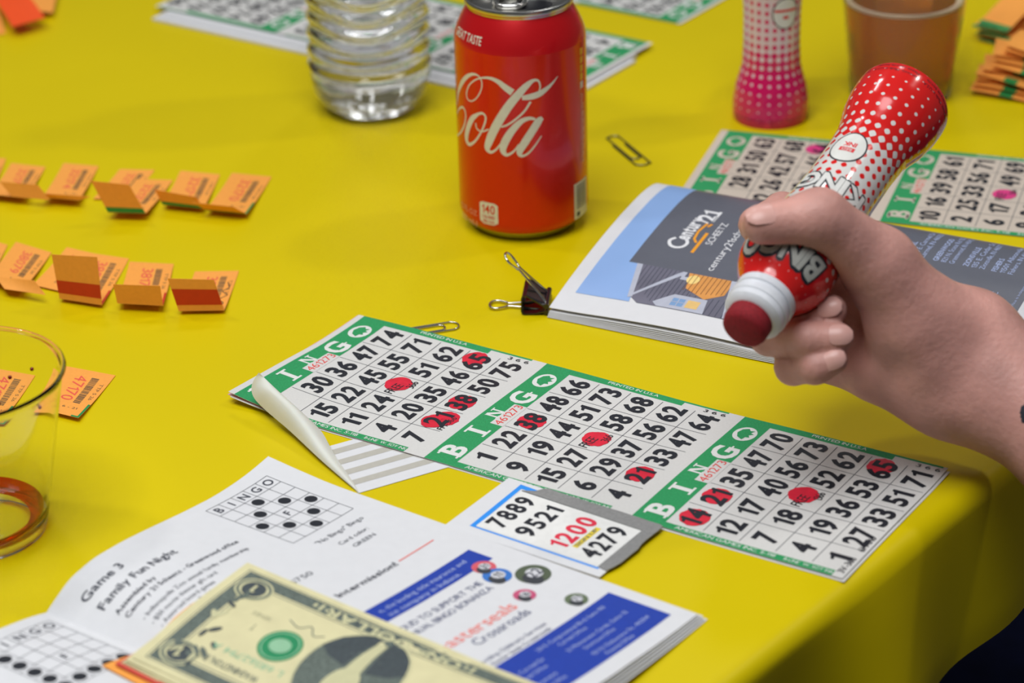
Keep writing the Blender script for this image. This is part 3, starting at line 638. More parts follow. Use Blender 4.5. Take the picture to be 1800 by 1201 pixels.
V = np.array([(CC[0] + 10.5 * math.cos(t) + 6, CC[1] - 2 + 7.5 * math.sin(t), 117.35) for t in a]); make('opening', V, [tuple(range(28))], mat('dark_can_inside', '0a0c14', .3), lid)
q = catmull([(CC[0] - 12, CC[1] - 1, 118.6), (CC[0] - 9, CC[1] - 7, 118.6), (CC[0], CC[1] - 7.5, 118.7), (CC[0] + 3, CC[1] - 1, 118.7), (CC[0], CC[1] + 6, 118.7), (CC[0] - 9, CC[1] + 6, 118.6), (CC[0] - 12, CC[1] - 1, 118.6)], 6); V, F = tube(q, 1.5, 8); make('pull_tab', V, F, ALU, lid, smooth=60)
def can_tz(x, y, R=33.1):
    d = FWD + RGT * (x - 900) / F_PX - UPV * (y - 600.5) / F_PX; o = CPOS - CC
    A_, B_, C_ = d[0] ** 2 + d[1] ** 2, 2 * (o[0] * d[0] + o[1] * d[1]), o[0] ** 2 + o[1] ** 2 - R * R
    t = (-B_ - math.sqrt(max(B_ * B_ - 4 * A_ * C_, 0))) / (2 * A_); P = o + d * t
    return (math.atan2(P[1], P[0]) + math.pi / 2) * R, -P[2]
def cyl_fn(C, rf, ax=np.eye(3), th0=-math.pi / 2, zc=0.):
    ax = np.array(ax)
    def S(x, y):
        x, y = np.asarray(x, float), np.asarray(y, float); z = zc - y; r = rf(z); th = th0 + x / rf(zc if zc else 50)
        return np.array(C) + np.stack([r * np.cos(th), r * np.sin(th), z], -1) @ ax
    def out(P):
        L = (P - np.array(C)) @ ax.T; L = L / (np.linalg.norm(ax, axis=1) ** 2); L = L * np.array([1, 1, 0]); return L @ ax
    S.out = out; return S
SCAN = cyl_fn(CC, lambda z: 33.1 + 0 * np.asarray(z, float))
def zp(x, y): return can_tz(760 + x / 3.337, 80 + y / 3.337)
def script(*strokes):
    p = Print()
    for s in strokes:
        p.stroke([zp(x, y) + (w / 3.337 / 3.47,) for x, y, w in s], 1, 6)
    return p
script([(150, 330, 8), (152, 280, 22), (170, 225, 30), (200, 185, 26), (238, 168, 17), (272, 180, 10), (290, 215, 8), (286, 260, 8), (262, 305, 8), (232, 326, 8), (208, 315, 9), (201, 280, 10), (215, 235, 9), (250, 203, 9), (292, 190, 11), (338, 192, 18), (385, 212, 28), (430, 248, 38), (470, 276, 42)],
       [(526, 308, 26), (580, 300, 36), (630, 282, 36), (680, 245, 22), (710, 214, 12), (735, 180, 3)]).build('script_swash', SCAN, .06, CANW, ct, 3)
script([(146, 400, 6), (158, 372, 12), (178, 362, 14), (194, 390, 12), (194, 440, 12), (180, 488, 13), (160, 518, 12), (147, 526, 8)]).build('script_letter', SCAN, .06, CANW, ct, 3)
script([(268, 402, 18), (232, 432, 34), (208, 490, 38), (200, 545, 34), (216, 580, 22), (250, 562, 14), (284, 512, 12), (308, 455, 12), (312, 418, 12), (294, 398, 14), (268, 402, 18)], [(254, 455, 8), (262, 488, 9), (290, 505, 9), (330, 492, 9)]).build('script_letter', SCAN, .06, CANW, ct, 3)
script([(618, 286, 8), (632, 245, 9), (622, 208, 12), (592, 206, 20), (552, 236, 36), (500, 292, 46), (450, 352, 50), (402, 424, 52), (362, 495, 52), (334, 560, 48), (322, 602, 36), (342, 626, 18), (372, 612, 12), (402, 576, 9)], [(576, 330, 13), (540, 385, 12), (490, 432, 12), (440, 466, 11), (404, 478, 10)]).build('script_letter', SCAN, .06, CANW, ct, 3)
script([(604, 432, 14), (566, 428, 22), (518, 448, 32), (466, 502, 42), (426, 566, 46), (414, 614, 38), (436, 642, 20), (476, 622, 12), (510, 580, 10)], [(646, 424, 22), (622, 446, 44), (582, 508, 46), (542, 570, 46), (512, 622, 38), (524, 648, 18), (560, 634, 12), (600, 590, 10), (640, 530, 6)]).build('script_letter', SCAN, .06, CANW, ct, 3)
x0, y0 = can_tz(843, 352); x1, y1 = can_tz(876, 398)
Print().poly([(x0, y0 + 1), (x0 + 2, y0), (x1 - 2, y0), (x1, y0 + 1), (x1, y1 - 1.4), (x1 - 2.5, y1), (x0 + 2.5, y1), (x0, y1 - 1.4)]).build('calorie_badge', SCAN, .06, CANW, ct, 3)
CRED = mat('can_red_print', 'cf2a1a', .4); xm = (x0 + x1) / 2
Print().text('140', xm, y0 + 6.0, 4.6, bold=1, align='c', fit=7.6).text('CALORIES', xm, y0 + 8.8, 1.7, bold=1, align='c', fit=7.4).text('PER CAN', xm, y0 + 11.4, 1.7, bold=1, align='c', fit=6.6).build('badge_text', SCAN, .12, CRED, ct, kind='stuff')
xa, ya = can_tz(812, 362)
wv_ = can_tz(838, 362)[0] - xa; Print().text('12 FL OZ', xa, ya, 2.8, fit=wv_).text('(355 mL)', xa, ya + 5.4, 2.8, fit=wv_).build('volume_text', SCAN, .06, mat('can_faint_print', 'e0a088', .4), ct, kind='stuff')
xb, yb = can_tz(1009, 325); xe, ye = can_tz(1028, 385)
Print().rect(xb, yb, xb + 14, yb + 19.5).build('barcode_label', SCAN, .06, CANW, ct, 3)
bc = Print(); rr = random.Random(2); y_ = yb + 1.5
while y_ < yb + 14.5:
    h_ = rr.uniform(.2, .7); bc.rect(xb + 2, y_, xb + 12.5, y_ + h_); y_ += h_ + rr.uniform(.25, .6)
bc.rect(xb + 2, yb + 16, xb + 5, yb + 18.4); bc.build('barcode', SCAN, .1, mat('barcode_print', '3a4258', .4), ct, 3, kind='stuff')
xt, yt = can_tz(1020, 85); YEL = mat('can_yellow_print', 'e8b32a', .4)
for k in range(5): Print().rect(xt - .6, yt + k * 4.4, xt + 2.6, yt + 3.6 + k * 4.4).build('yellow_symbol', SCAN, .06, YEL if k < 4 else CANW, ct, 2)
nt = Print()
for k in range(34): nt.rect(xt + .2 * (k % 3) - .4, yt + 24 + k * 1.1, xt + 1.4 + .5 * (k * 7 % 4), yt + 24.6 + k * 1.1)
nt.build('ingredient_print', SCAN, .06, mat('can_faint_print', 'e0a088', .4), ct, 2, kind='stuff')
SSH = cyl_fn(CC, lambda z: np.interp(z, [101.5, 104, 107.5, 112, 116.2], [33.1, 32.7, 31.6, 29.6, 27.4]), zc=107.)
xs_, ys_ = can_tz(814, 36, 31)
Print().text('GREAT TASTE', -43, 1.9, 3.9, bold=1, fit=22.5).build('shoulder_text', SSH, .12, CANW, ct, 3, kind='stuff')

# ------------------------------------------------------------------ water bottle
PET = mat('clear_plastic', 'ffffff', .0, var=0, trans=1, ior=1.42); WAT = mat('water', 'ffffff', 0, var=0, trans=1, ior=1.33)
WC = np.array([-76.5, 1431., 0.])
def wprof(z, th, inset=0.):
    r = np.interp(z, [0, 2, 6, 12, 20, 26, 30, 150, 165, 185, 192, 205], [20, 25, 29.5, 33, 34.6, 34.9, 34.3, 34, 30, 16, 13, 13])
    amp = np.clip((z - 22) / 6, 0, 1) * np.clip((150 - z) / 8, 0, 1)
    ph = z + 2.6 * np.sin(3 * th) * np.clip((z - 30) / 20, 0, 1)
    r = r + amp * 1.0 * np.cos(ph * 2 * math.pi / 9.5)
    r = r * (1 - .055 * np.clip(1 - z / 16, 0, 1) * (1 + np.cos(5 * th)) / 2 * np.clip(z / 3, 0, 1))
    return r - inset
def bottle_mesh(z0, z1, inset, nz, seg=120, cap0=True, cap1=False):
    zs = np.linspace(z0, z1, nz); a = np.arange(seg) * 2 * math.pi / seg; V = []
    for z in zs:
        r = wprof(z, a, inset); V.append(np.stack([WC[0] + r * np.cos(a), WC[1] + r * np.sin(a), np.full(seg, z)], 1))
    V = np.vstack(V); F = [(i * seg + j, i * seg + (j + 1) % seg, (i + 1) * seg + (j + 1) % seg, (i + 1) * seg + j) for i in range(nz - 1) for j in range(seg)]
    return V, F, seg, nz
wb = thing('water_bottle', WC, 'clear ribbed plastic water bottle standing beside the soda can', 'bottle')
Vo, Fo, sg, nz = bottle_mesh(.1, 205, 0, 170); Vi, Fi, _, nzi = bottle_mesh(1.2, 205, .55, 170); n = len(Vo)
def dome(z0, h, ins, nrm):       # punted, petalled bottom
    rs = np.linspace(1, 0, 9)[1:]; a = np.arange(sg) * 2 * math.pi / sg; r0 = wprof(z0, a, ins); V = []
    for k in rs[:-1]: V.append(np.stack([WC[0] + r0 * k * np.cos(a), WC[1] + r0 * k * np.sin(a), z0 + h * (1 - k ** 2) * (.75 + .25 * np.cos(5 * a))], 1))
    V.append(np.array([[WC[0], WC[1], z0 + h]])); return np.vstack(V), len(rs) - 1
def close(Vs, Fs, z0, h, ins, first_ring):
    Vd, k = dome(z0, h, ins, 1); b = len(Vs); rings = [list(range(sg))] + [[b + i * sg + j for j in range(sg)] for i in range(k)]
    Fd = [(rings[i][j], rings[i + 1][j], rings[i + 1][(j + 1) % sg], rings[i][(j + 1) % sg]) for i in range(k) for j in range(sg)]
    Fd += [(rings[-1][j], b + k * sg, rings[-1][(j + 1) % sg]) for j in range(sg)]
    return np.vstack([Vs, Vd]), Fs + Fd
Vo2, Fo2 = close(Vo, Fo, .1, 7, 0, 0); Vi2, Fi2 = close(Vi, Fi, 1.2, 6.6, .55, 0); o_ = len(Vo2)
Fr = [((nz - 1) * sg + j, (nz - 1) * sg + (j + 1) % sg, o_ + (nz - 1) * sg + (j + 1) % sg, o_ + (nz - 1) * sg + j) for j in range(sg)]
make('bottle_shell', np.vstack([Vo2, Vi2]), Fo2 + [tuple(i + o_ for i in f[::-1]) for f in Fi2] + Fr, PET, wb, smooth=75)
Vw, Fw, _, nw = bottle_mesh(1.5, 172, .62, 150); Vw2, Fw2 = close(Vw, Fw, 1.5, 6.4, .62, 0)
make('water', Vw2, Fw2 + [tuple((nw - 1) * sg + j for j in range(sg))], WAT, wb, smooth=75)
V, F = lathe([(0, 219), (14, 219), (14.6, 218), (14.6, 203), (13.4, 203)], 40, WC); make('cap', V, F, mat('white_cap_plastic', 'e4e6ea', .4), wb, smooth=40)

# ------------------------------------------------------------------ ink markers
MZ = [0, 1.2, 3.5, 6, 12, 20, 26, 32, 44, 62, 74, 85, 95, 104, 110, 114, 118, 122, 125, 127]
MR = [20.4, 21.0, 21.2, 21.3, 21.1, 19.8, 18.0, 16.5, 15.8, 15.9, 16.5, 17.8, 19.2, 20.2, 20.4, 19.8, 18.2, 15.6, 13.4, 12.6]
mrad = lambda z: np.interp(z, MZ, MR)
def marker_mat(name, colr, pale):
    m = bpy.data.materials.new(name); m.use_nodes = True; nt = m.node_tree; b = nt.nodes['Principled BSDF']
    N = lambda t: nt.nodes.new(t)
    def mth(op, a_, b_=None):
        n = N('ShaderNodeMath'); n.operation = op
        for i, v in enumerate((a_, b_)):
            if v is None: continue
            if isinstance(v, (int, float)): n.inputs[i].default_value = v
            else: nt.links.new(v, n.inputs[i])
        return n.outputs[0]
    at_ = N('ShaderNodeAttribute'); at_.attribute_name = 'local_mm'; sx = N('ShaderNodeSeparateXYZ'); nt.links.new(at_.outputs['Vector'], sx.inputs[0])
    th = mth('ARCTAN2', sx.outputs[1], sx.outputs[0]); ca_ = mth('COSINE', mth('MULTIPLY', th, 22.)); cb2 = mth('COSINE', mth('MULTIPLY', sx.outputs[2], 2 * math.pi / 4.9))
    f = mth('MULTIPLY', mth('ADD', ca_, cb2), .5)
    rp = N('ShaderNodeValToRGB'); nt.links.new(mth('DIVIDE', sx.outputs[2], 130.), rp.inputs[0]); el = rp.color_ramp.elements
    st_ = [(0.03, 1.0), (.06, .965), (.2, .85), (.29, .62), (.38, .33), (.62, .27), (.72, .45), (.80, .68), (.86, .84), (.90, 1.)]
    el[0].position, el[1].position = st_[0][0], st_[-1][0]
    for e, v in zip((el[0], el[1]), (st_[0][1], st_[-1][1])): e.color = (v, v, v, 1)
    for p_, v in st_[1:-1]: e = el.new(p_); e.color = (v, v, v, 1)
    t = mth('SUBTRACT', mth('MULTIPLY', rp.outputs[0], 2.), 1.); d = mth('MULTIPLY', mth('SUBTRACT', f, t), 9.)
    cl_ = N('ShaderNodeClamp'); nt.links.new(mth('ADD', d, .5), cl_.inputs[0])
    mx = N('ShaderNodeMix'); mx.data_type = 'RGBA'; nt.links.new(cl_.outputs[0], mx.inputs['Factor']); mx.inputs['A'].default_value = lin(colr); mx.inputs['B'].default_value = lin(pale)
    nt.links.new(mx.outputs['Result'], b.inputs['Base Color']); b.inputs['Roughness'].default_value = .16; b.inputs['Coat Weight'].default_value = .4; b.inputs['Coat Roughness'].default_value = .05
    return m
MRED = marker_mat('red_halftone_label', 'd9201e', 'dcdad6'); MPNK = marker_mat('pink_halftone_label', 'd0165e', 'dcc8cc')
def marker(base, ax, label, m, colr, badge_th, badge_z, king_th, king_z, held):
    t = thing('ink_marker', base, label, 'ink marker'); ax = np.array(ax); zz = np.concatenate([np.linspace(0, 127, 90)])
    pf = [(0, 1.0), (17, 1.0), (18.6, 0)] + [(float(mrad(z)), z) for z in zz]
    Vl, F = lathe(pf, 96); o = make('label_body', xf(Vl, base, ax), F, m, t, smooth=60)
    at_ = o.data.attributes.new('local_mm', 'FLOAT_VECTOR', 'POINT'); at_.data.foreach_set('vector', Vl.astype(np.float32).ravel())
    V, F = lathe([(12.4, 127), (13.1, 127.4), (13.1, 130.5), (12.3, 131), (12.3, 132.5), (13.1, 133), (13.1, 135.5), (12.6, 136), (12.6, 138.5), (11.4, 140), (9.6, 140.6)], 64, base, ax); make('neck', V, F, mat('white_neck_plastic', 'dfe2e8', .35), t, smooth=35)
    V, F = lathe([(9.6, 140), (9.7, 145), (9.0, 147.2), (7.5, 148.2), (0, 148.6)], 48, base, ax); make('sponge_tip', V, F, mat('soaked_sponge_' + colr, colr, .8, var=.25, scale=900, bump=.6), t, smooth=50)
    SB = cyl_fn(base, mrad, ax, badge_th, badge_z)
    Print().ell(0, 0, 7.9, 9.2, 40).build('badge_outline', SB, .12, INK, t, 2.5); Print().ell(0, 0, 7.2, 8.5, 40).build('badge', SB, .18, mat('badge_white_print', 'dcdcd6', .35), t, 2.5)
    rp_ = mat('badge_red_print', 'd8343a', .4); wpp = mat('badge_white_print', 'dcdcd6', .35)
    if held:
        Print().rect(-3.4, -2.6, 3.4, -.3).build('badge_mark', SB, .24, rp_, t, 2); Print().text('RED', 0, -.75, 1.5, align='c', fit=4.4).build('badge_text', SB, .3, wpp, t, kind='stuff')
        Print().text('INK', 0, 2.9, 2.3, bold=2, align='c', fit=6).build('badge_text', SB, .24, rp_, t)
    else:
        Print().rect(-6.6, -2.4, 6.6, -.9).build('badge_mark', SB, .24, rp_, t, 2); Print().rect(-1.6, 1.4, 1.6, 3.2).build('badge_mark', SB, .24, rp_, t, 2)
    ST = cyl_fn(base, mrad, ax, king_th, king_z); lw = mat('letter_white_print', 'd8d8d4', .35)
    Print().text('KING', 0, 3.6, 9.2, bold=2, align='c', fit=31, track=.02).build('label_word', ST, .26, lw, t, 3)
    sh = Print()
    for ddx, ddy in ((.4, .55), (-.4, .55), (.4, -.55), (-.4, -.55), (.5, 0), (-.5, 0), (0, .95), (0, -.95)): sh.text('KING', ddx, 3.6 + ddy, 9.2, bold=2, align='c', fit=31, track=.02)
    sh.build('label_word_outline', ST, .14, INK, t, 3, kind='stuff')
    if held:
        SG = cyl_fn(base, mrad, ax, held, 115.5); sh = Print()
        Print().text('BINGO', 0, 4.3, 8.6, bold=2, align='c', fit=40, track=.02).build('shoulder_word', SG, .26, mat('grey_letter_print', 'a9aaa4', .4), t, 2.5)
        for ddx, ddy in ((.9, .7), (-.9, .7), (.9, -.7), (-.9, -.7), (0, 1.2), (0, -1.2)): sh.text('BINGO', ddx, 4.3 + ddy, 8.6, bold=2, align='c', fit=40, track=.02)
        sh.build('shoulder_word_outline', SG, .14, INK, t, 2.5, kind='stuff')
    SX = cyl_fn(base, mrad, ax, badge_th, 4.5); sm = Print()
    for k in range(3): sm.text('Nontoxic. Made in U.S.A.', 24 * (k - 1), .2, 1.6, align='c', fit=22).text('Please recycle bottle', 24 * (k - 1), 2.6, 1.4, align='c', fit=20)
    sm.build('base_print', SX, .1, mat('maroon_print', '6a1020', .5), t, 3, kind='stuff'); return t
marker((148.5, 1400.8, 0.), np.eye(3), 'pink and white halftone ink marker standing beside the beer cup', MPNK, 'b01050', -math.pi / 2 + .38, 66, -math.pi / 2 + .38, 85, None)
HK = .945; TIP = atd(1303, 584, 1130. * HK); BAS = atd(1590, 178, 1226. * HK); HS = 1.0
zd = (TIP - BAS); LEN = np.linalg.norm(zd); zd /= LEN
xd = -FWD - zd * (-FWD @ zd); xd /= np.linalg.norm(xd); yd = np.cross(zd, xd); HROT = np.array([xd, yd, zd]); HAX = HROT * np.array([[HS], [HS], [LEN / 148.6]])
def mark_angle(x, y):            # place on the held marker seen at a pixel
    best = None
    for z in np.arange(20, 126, .5):
        for th in np.arange(-1.5, 1.5, .02):
            P = BAS + np.array([mrad(z) * math.cos(th), mrad(z) * math.sin(th), z]) @ HAX; d = P - CPOS; k = d @ FWD
            e = (900 + F_PX * (d @ RGT) / k - x) ** 2 + (600.5 - F_PX * (d @ UPV) / k - y) ** 2
            if best is None or e < best[0]: best = (e, th, z)
    return best[1:]
bth, bz = mark_angle(1491, 258); kth, kz = mark_angle(1466, 320); gth, gz = mark_angle(1352, 480)
print('marker', LEN, bth, bz, kth, kz, gth, gz)
hm = marker(BAS, HAX, 'red and white halftone ink marker held upside down in the hand', MRED, '8a1420', bth, bz, kth, kz, gth)

# ------------------------------------------------------------------ cups
def shell(prof_o, wall, seg, C):
    po = np.array(prof_o, float); pi = po.copy(); pi[:, 0] = np.maximum(po[:, 0] - wall, 0); pi[0, 1] += wall
    pi[1, 1] += wall
    return lathe(np.vstack([po, pi[::-1]]), seg, C)
CUPP = mat('clear_cup_plastic', 'fbfbfb', .03, var=0, trans=1, ior=1.3)
c2 = np.array([-224.5, 963.5, 0.]); t = thing('plastic_cup', c2, 'empty clear plastic cup with a little red drink left in the bottom', 'cup')
po = [(0, 3.2), (25, 3.2), (26, .2), (29, .2), (29.6, 2)] + [(29.6 + 13 * k, 2 + 69 * k) for k in np.linspace(.1, 1, 10)]
rim = [(43.4, 71.4), (43.9, 72.2), (43.6, 73.0), (42.6, 73.0)]
V, F = lathe(po + rim + [(41.8, 72.2)] + [(28.9 + 13 * k, 2 + 69 * k) for k in np.linspace(.95, .05, 10)] + [(27.9, 4.2), (0, 4.2)], 96, c2); make('cup_wall', V, F, CUPP, t, smooth=50)
V, F = lathe([(22.5, 4.4), (27.4, 4.5), (28.2, 6), (28.7, 9.0), (28.0, 7.6), (25.5, 5.4), (22.5, 4.5)], 72, c2); make('drink_residue', V, F, mat('red_drink', 'd83a14', .02, var=0, trans=.9, ior=1.33), t, smooth=50)
dr = mat('dark_red_droplet', '7a1414', .2)
for k, (th, z) in enumerate(((1.2, 52), (1.35, 40), (.9, 58), (.75, 44))):
    r = 29.6 + 13 * (z / 71) - .9; P = c2 + np.array([r * math.cos(th), r * math.sin(th), z]); V, F = lathe([(0, -.9), (.7, -.6), (.95, 0), (.7, .6), (0, .9)], 10, P); make('droplet', V, F, dr, t, smooth=80)
c3 = np.array([226., 1432., 0.]); t = thing('beer_cup', c3, 'frosted plastic cup of amber beer behind the held marker', 'cup')
FRO = mat('frosted_cup_plastic', 'f4f0ea', .10, var=0, trans=.97, ior=1.16)
po = [(0, 2.5), (25, 2.5), (26.5, .2), (28.2, .2), (28.8, 2)] + [(28.8 + 11.5 * k, 2 + 108 * k) for k in np.linspace(.1, 1, 10)]
V, F = lathe(po + [(41, 110.6), (41.4, 111.6), (40.6, 112.2), (39.6, 111)] + [(28.0 + 11.5 * k, 2 + 108 * k) for k in np.linspace(.95, .05, 10)] + [(27, 3.4), (0, 3.4)], 96, c3); make('cup_wall', V, F, FRO, t, smooth=50)
bw = [(0, 3.8), (26.6, 3.8), (27.5, 5)] + [(27.7 + 11.5 * k, 2 + 108 * k) for k in np.linspace(.08, .50, 8)] + [(0, 56)]
V, F = lathe(bw, 72, c3); make('beer', V, F, mat('amber_beer', 'd08010', .06, var=.0, trans=.72, ior=1.33), t, smooth=50)
V, F = lathe([(29.2, 56.1), (33.2, 56.1), (33.4, 57.6), (32.4, 58.2), (29.6, 57.2), (29.2, 56.1)], 72, c3); make('foam_ring', V, F, mat('beer_foam', 'e2d2bc', .8, var=.08, scale=500), t, smooth=60)

# ------------------------------------------------------------------ clips
def clip_curve(L, w):   # a classic paper clip, flat, running along +x
    r = w / 2; P = [(L * .28, -r + .0)]
    P += [(L - r, -r)] + [(L - r + r * math.sin(a_), -r * math.cos(a_)) for a_ in np.linspace(.3, math.pi - .3, 7)] + [(L - r, r)]
    r2 = w * .42; P += [(r2, r)] + [(r2 - r2 * math.sin(a_), r - r2 + r2 * math.cos(a_)) for a_ in np.linspace(.3, math.pi - .3, 7)] + [(r2, r - 2 * r2)]
    r3 = w * .33; y3 = r - 2 * r2; P += [(L * .78 - r3, y3)] + [(L * .78 - r3 + r3 * math.sin(a_), y3 + r3 - r3 * math.cos(a_)) for a_ in np.linspace(.3, math.pi - .3, 6)] + [(L * .78 - r3, y3 + 2 * r3), (L * .3, y3 + 2 * r3)]
    return catmull([(x, y, 0) for x, y in P], 3)
def paper_clip(p0, p1, w, lab, m, z=.7, z1=None, flip=1):
    p0, p1 = np.array(p0), np.array(p1); d = p1 - p0; L = np.linalg.norm(d); d /= L; n = np.array([-d[1], d[0], 0]) * flip; n /= np.linalg.norm(n)
    Q = clip_curve(L, w); P = p0 + Q[:, :1] * d + Q[:, 1:2] * n; V, F = tube(P, .48, 8)
    make('paper_clip', V, F, m, smooth=60, label=lab, cat='paper clip', base=(P[:, 0].mean(), P[:, 1].mean(), P[:, 2].min() - .48))
e0 = at(806, 571, .6); e1 = at(700, 588, .6); dd = (e1 - e0) / np.linalg.norm(e1 - e0)
paper_clip(e0 + dd * 31 + np.array([0, 0, .0]), e0, 8.4, 'shiny silver paper clip sticking out from under the front bingo strip', STEEL)
paper_clip(at(1073, 240, .6), at(1133, 290, .6), 8.4, 'dull silver paper clip lying alone between the can and the far bingo strip', mat('dull_steel', '8c8a70', .3, 1., var=0))
# binder clip
bcx = np.array([16.5, 1156., 0.])
bt = thing('binder_clip', (10, 1164, 0), 'black binder clip with raised silver handle at the advert booklet corner', 'binder clip')
wv = np.array([.10, .995, 0]); uv_ = np.array([-.995, .10, 0]); jw = at(959, 548, 2.2)   # near end of the jaw
def bc_pt(x, y, z): return jw * [1, 1, 0] + uv_ * x + wv * y + np.array([0, 0, z])
def plate(prof2, y0, y1, th, nm, m):
    P = [bc_pt(x, y0, z) for x, z in prof2]; Q = [bc_pt(x, y1, z) for x, z in prof2]; V = []; k = len(prof2)
    pr2 = np.array(prof2); tg = np.gradient(pr2, axis=0); nn = np.stack([-tg[:, 1], tg[:, 0]], 1); nn /= np.linalg.norm(nn, axis=1)[:, None]
    p2 = pr2 + nn * th
    V = np.array(P + Q + [bc_pt(x, y0, z) for x, z in p2] + [bc_pt(x, y1, z) for x, z in p2])
    F = [(i, i + 1, k + i + 1, k + i) for i in range(k - 1)] + [(2 * k + i, 3 * k + i, 3 * k + i + 1, 2 * k + i + 1) for i in range(k - 1)] + [(i, 2 * k + i, 2 * k + i + 1, i + 1) for i in range(k - 1)] + [(k + i, k + i + 1, 3 * k + i + 1, 3 * k + i) for i in range(k - 1)] + [(0, k, 3 * k, 2 * k), (k - 1, 3 * k - 1, 4 * k - 1, 2 * k - 1)]
    return make(nm, V, F, m, bt, smooth=30)
plate([(0, 3.9), (4, 6.4), (9.4, 9.9), (10.6, 9.6), (11, 8.6), (11.2, 2.2), (10.8, 1.0), (9.8, .7), (5, 1.2), (0, 2.4)], 0, 19, .7, 'spring_body', BLACKP)
for nm, z in (('top_barrel', 4.9), ('bottom_barrel', 1.5)):
    V, F = tube([bc_pt(-.4, -.1, z), bc_pt(-.4, 9, z), bc_pt(-.4, 19.1, z)], 1.35, 12); make(nm, V, F, BLACKP, bt, smooth=40)
def handle(dirv, L, nm):
    up = np.array(dirv, float); up /= np.linalg.norm(up); o = bc_pt(-.2, 9.5, 5.2 if nm == 'raised_handle' else 1.2)
    pts = [(-.5, 7.0), (2, 5.2), (L * .62, 1.6), (L * .72, 2.6), (L * .86, 4.3), (L * .96, 3.4), (L, 0), (L * .96, -3.4), (L * .86, -4.3), (L * .72, -2.6), (L * .62, -1.6), (2, -5.2), (-.5, -7.0)]
    P = catmull([o + up * a_ + wv * b_ for a_, b_ in pts], 5); V, F = tube(P, .62, 8); make(nm, V, F, STEEL, bt, smooth=60)
handle(uv_ * .66 + np.array([0, 0, .75]), 30, 'raised_handle'); handle(uv_ * 1 + np.array([0, 0, .0]) + wv * -.02, 28, 'lower_handle')

# ------------------------------------------------------------------ orange tickets
def aty(x, y, Y):
    d = FWD + RGT * (x - 900) / F_PX - UPV * (y - 600.5) / F_PX; return CPOS + d * (Y / d[1])
def bil(c00, c10, c01, c11, sag=0., out=None):
    c00, c10, c01, c11 = map(np.array, (c00, c10, c01, c11))
    def S(x, y):
        s, t_ = np.asarray(x, float)[..., None] / 22, np.asarray(y, float)[..., None] / 44
        P = c00 * (1 - s) * (1 - t_) + c10 * s * (1 - t_) + c01 * (1 - s) * t_ + c11 * s * t_
        P[..., 2] += sag * np.sin(math.pi * np.clip(t_[..., 0], 0, 1)) * 1.; return P
    if out is not None: S.out = lambda P: np.broadcast_to(np.array(out, float), P.shape)
    return S
def ticket(label, group, body, flap=None, stripe=None, band=(.0, .12), num='38170', zn=3.6, zf=.4, edge=None, sag=-.6, toward=2.0, signed=False):
    fl, fr = at(*body[0], zf), at(*body[1], zf); nr = at(*body[2], zn); nl = at(*body[3], zn) if len(body) > 3 else nr + (fl - fr) * np.array([1, 1, 0])
    c = (fl + fr + nl + nr) / 4; t = thing('raffle_ticket', (c[0], c[1], 0), label, 'ticket', group)
    S = bil(fl, fr, nl, nr, sag); V, F = leaf(S, 0, 22, 0, 44, 6, 12, .16); b = make('ticket_body', V, F, ORANGE, t, smooth=40)
    if num: Print().text(num, 7.5, 6, 5.2, rot=math.pi / 2, fit=24).build('printed_number', S, .05, TINK, b, 5)
    bp2 = Print(); rr = random.Random(sum(map(ord, num)) + len(label)); y = 6.
    while y < 31: h = rr.uniform(.3, 1.1); bp2.rect(14, y, 17.2, y + h); y += h + rr.uniform(.25, .6)
    bp2.build('barcode', S, .05, TBAR, b, 6, kind='stuff'); Print().text('TTP 5 26', 19, 10, 1.5, rot=math.pi / 2, fit=16).text('6 - 21', 11, 37, 1.8, rot=0, fit=7).build('small_print', S, .05, TBAR, b, 5, kind='stuff')
    if signed: Print().stroke([(18.5, 12), (20, 18), (17.5, 22), (20.5, 26), (17.5, 31), (20, 36), (16.5, 41)], .5).build('pen_scribble', S, .08, INK, b, 5)
    if edge: Print().rect(20.9, 30, 22, 44).rect(18, 42.6, 22, 44).build('green_edge', S, .05, edge, b, 5)
    if flap is not None:
        ya = nl[1] - toward; yb_ = nr[1] - toward
        tl, tr_ = aty(*flap[0], ya), aty(*flap[1], yb_)
        bl = at(*flap[2], zn) if len(flap) > 2 else nl; br = at(*flap[3], zn) if len(flap) > 3 else nr
        SF = bil(tl, tr_, bl, br, 0., out=(0, -1, .3)); V, F = leaf(SF, 0, 22, 0, 44, 4, 8, .16); make('folded_flap', V, F, ORANGE, t, smooth=40)
        if stripe: Print().rect(0, 44 * (1 - band[1]), 22, 44 * (1 - band[0])).build('flap_stripe', SF, .06, stripe, t, 6)
    return t
g1 = 'opened tickets in the far row'; g2 = 'opened tickets in the nearer row'
def q5(x, y): return (x / 3.75, 260 + y / 3.75)
ticket('orange ticket at the can end of the far ticket row', g1, [q5(1530, 165), q5(1790, 190), q5(1625, 437)], [q5(1270, 360), q5(1535, 388)], TGREEN, (0, .1), '32170', edge=TGREEN)
ticket('orange ticket second from the can end of the far ticket row', g1, [q5(1190, 150), q5(1450, 175), q5(1340, 400)], [q5(1018, 275), q5(1295, 325)], TGREEN, (0, .22), '32171')
ticket('orange ticket of the far row with no flap, behind the upright flap', g1, [q5(790, 140), q5(1020, 145), q5(850, 340)], None, None, num='32172', zn=1.0)
ticket('orange ticket of the far row with a tall upright flap', g1, [q5(900, 205), q5(1140, 212), q5(960, 432)], [q5(600, 218), q5(850, 243)], TGREEN, (.0, .17), '32173', zn=5)
ticket('orange ticket of the far row with a low flap, beside the upright flap', g1, [q5(420, 100), q5(650, 120), q5(520, 345)], [q5(270, 300), q5(600, 322)], None, num='32174', zn=5)
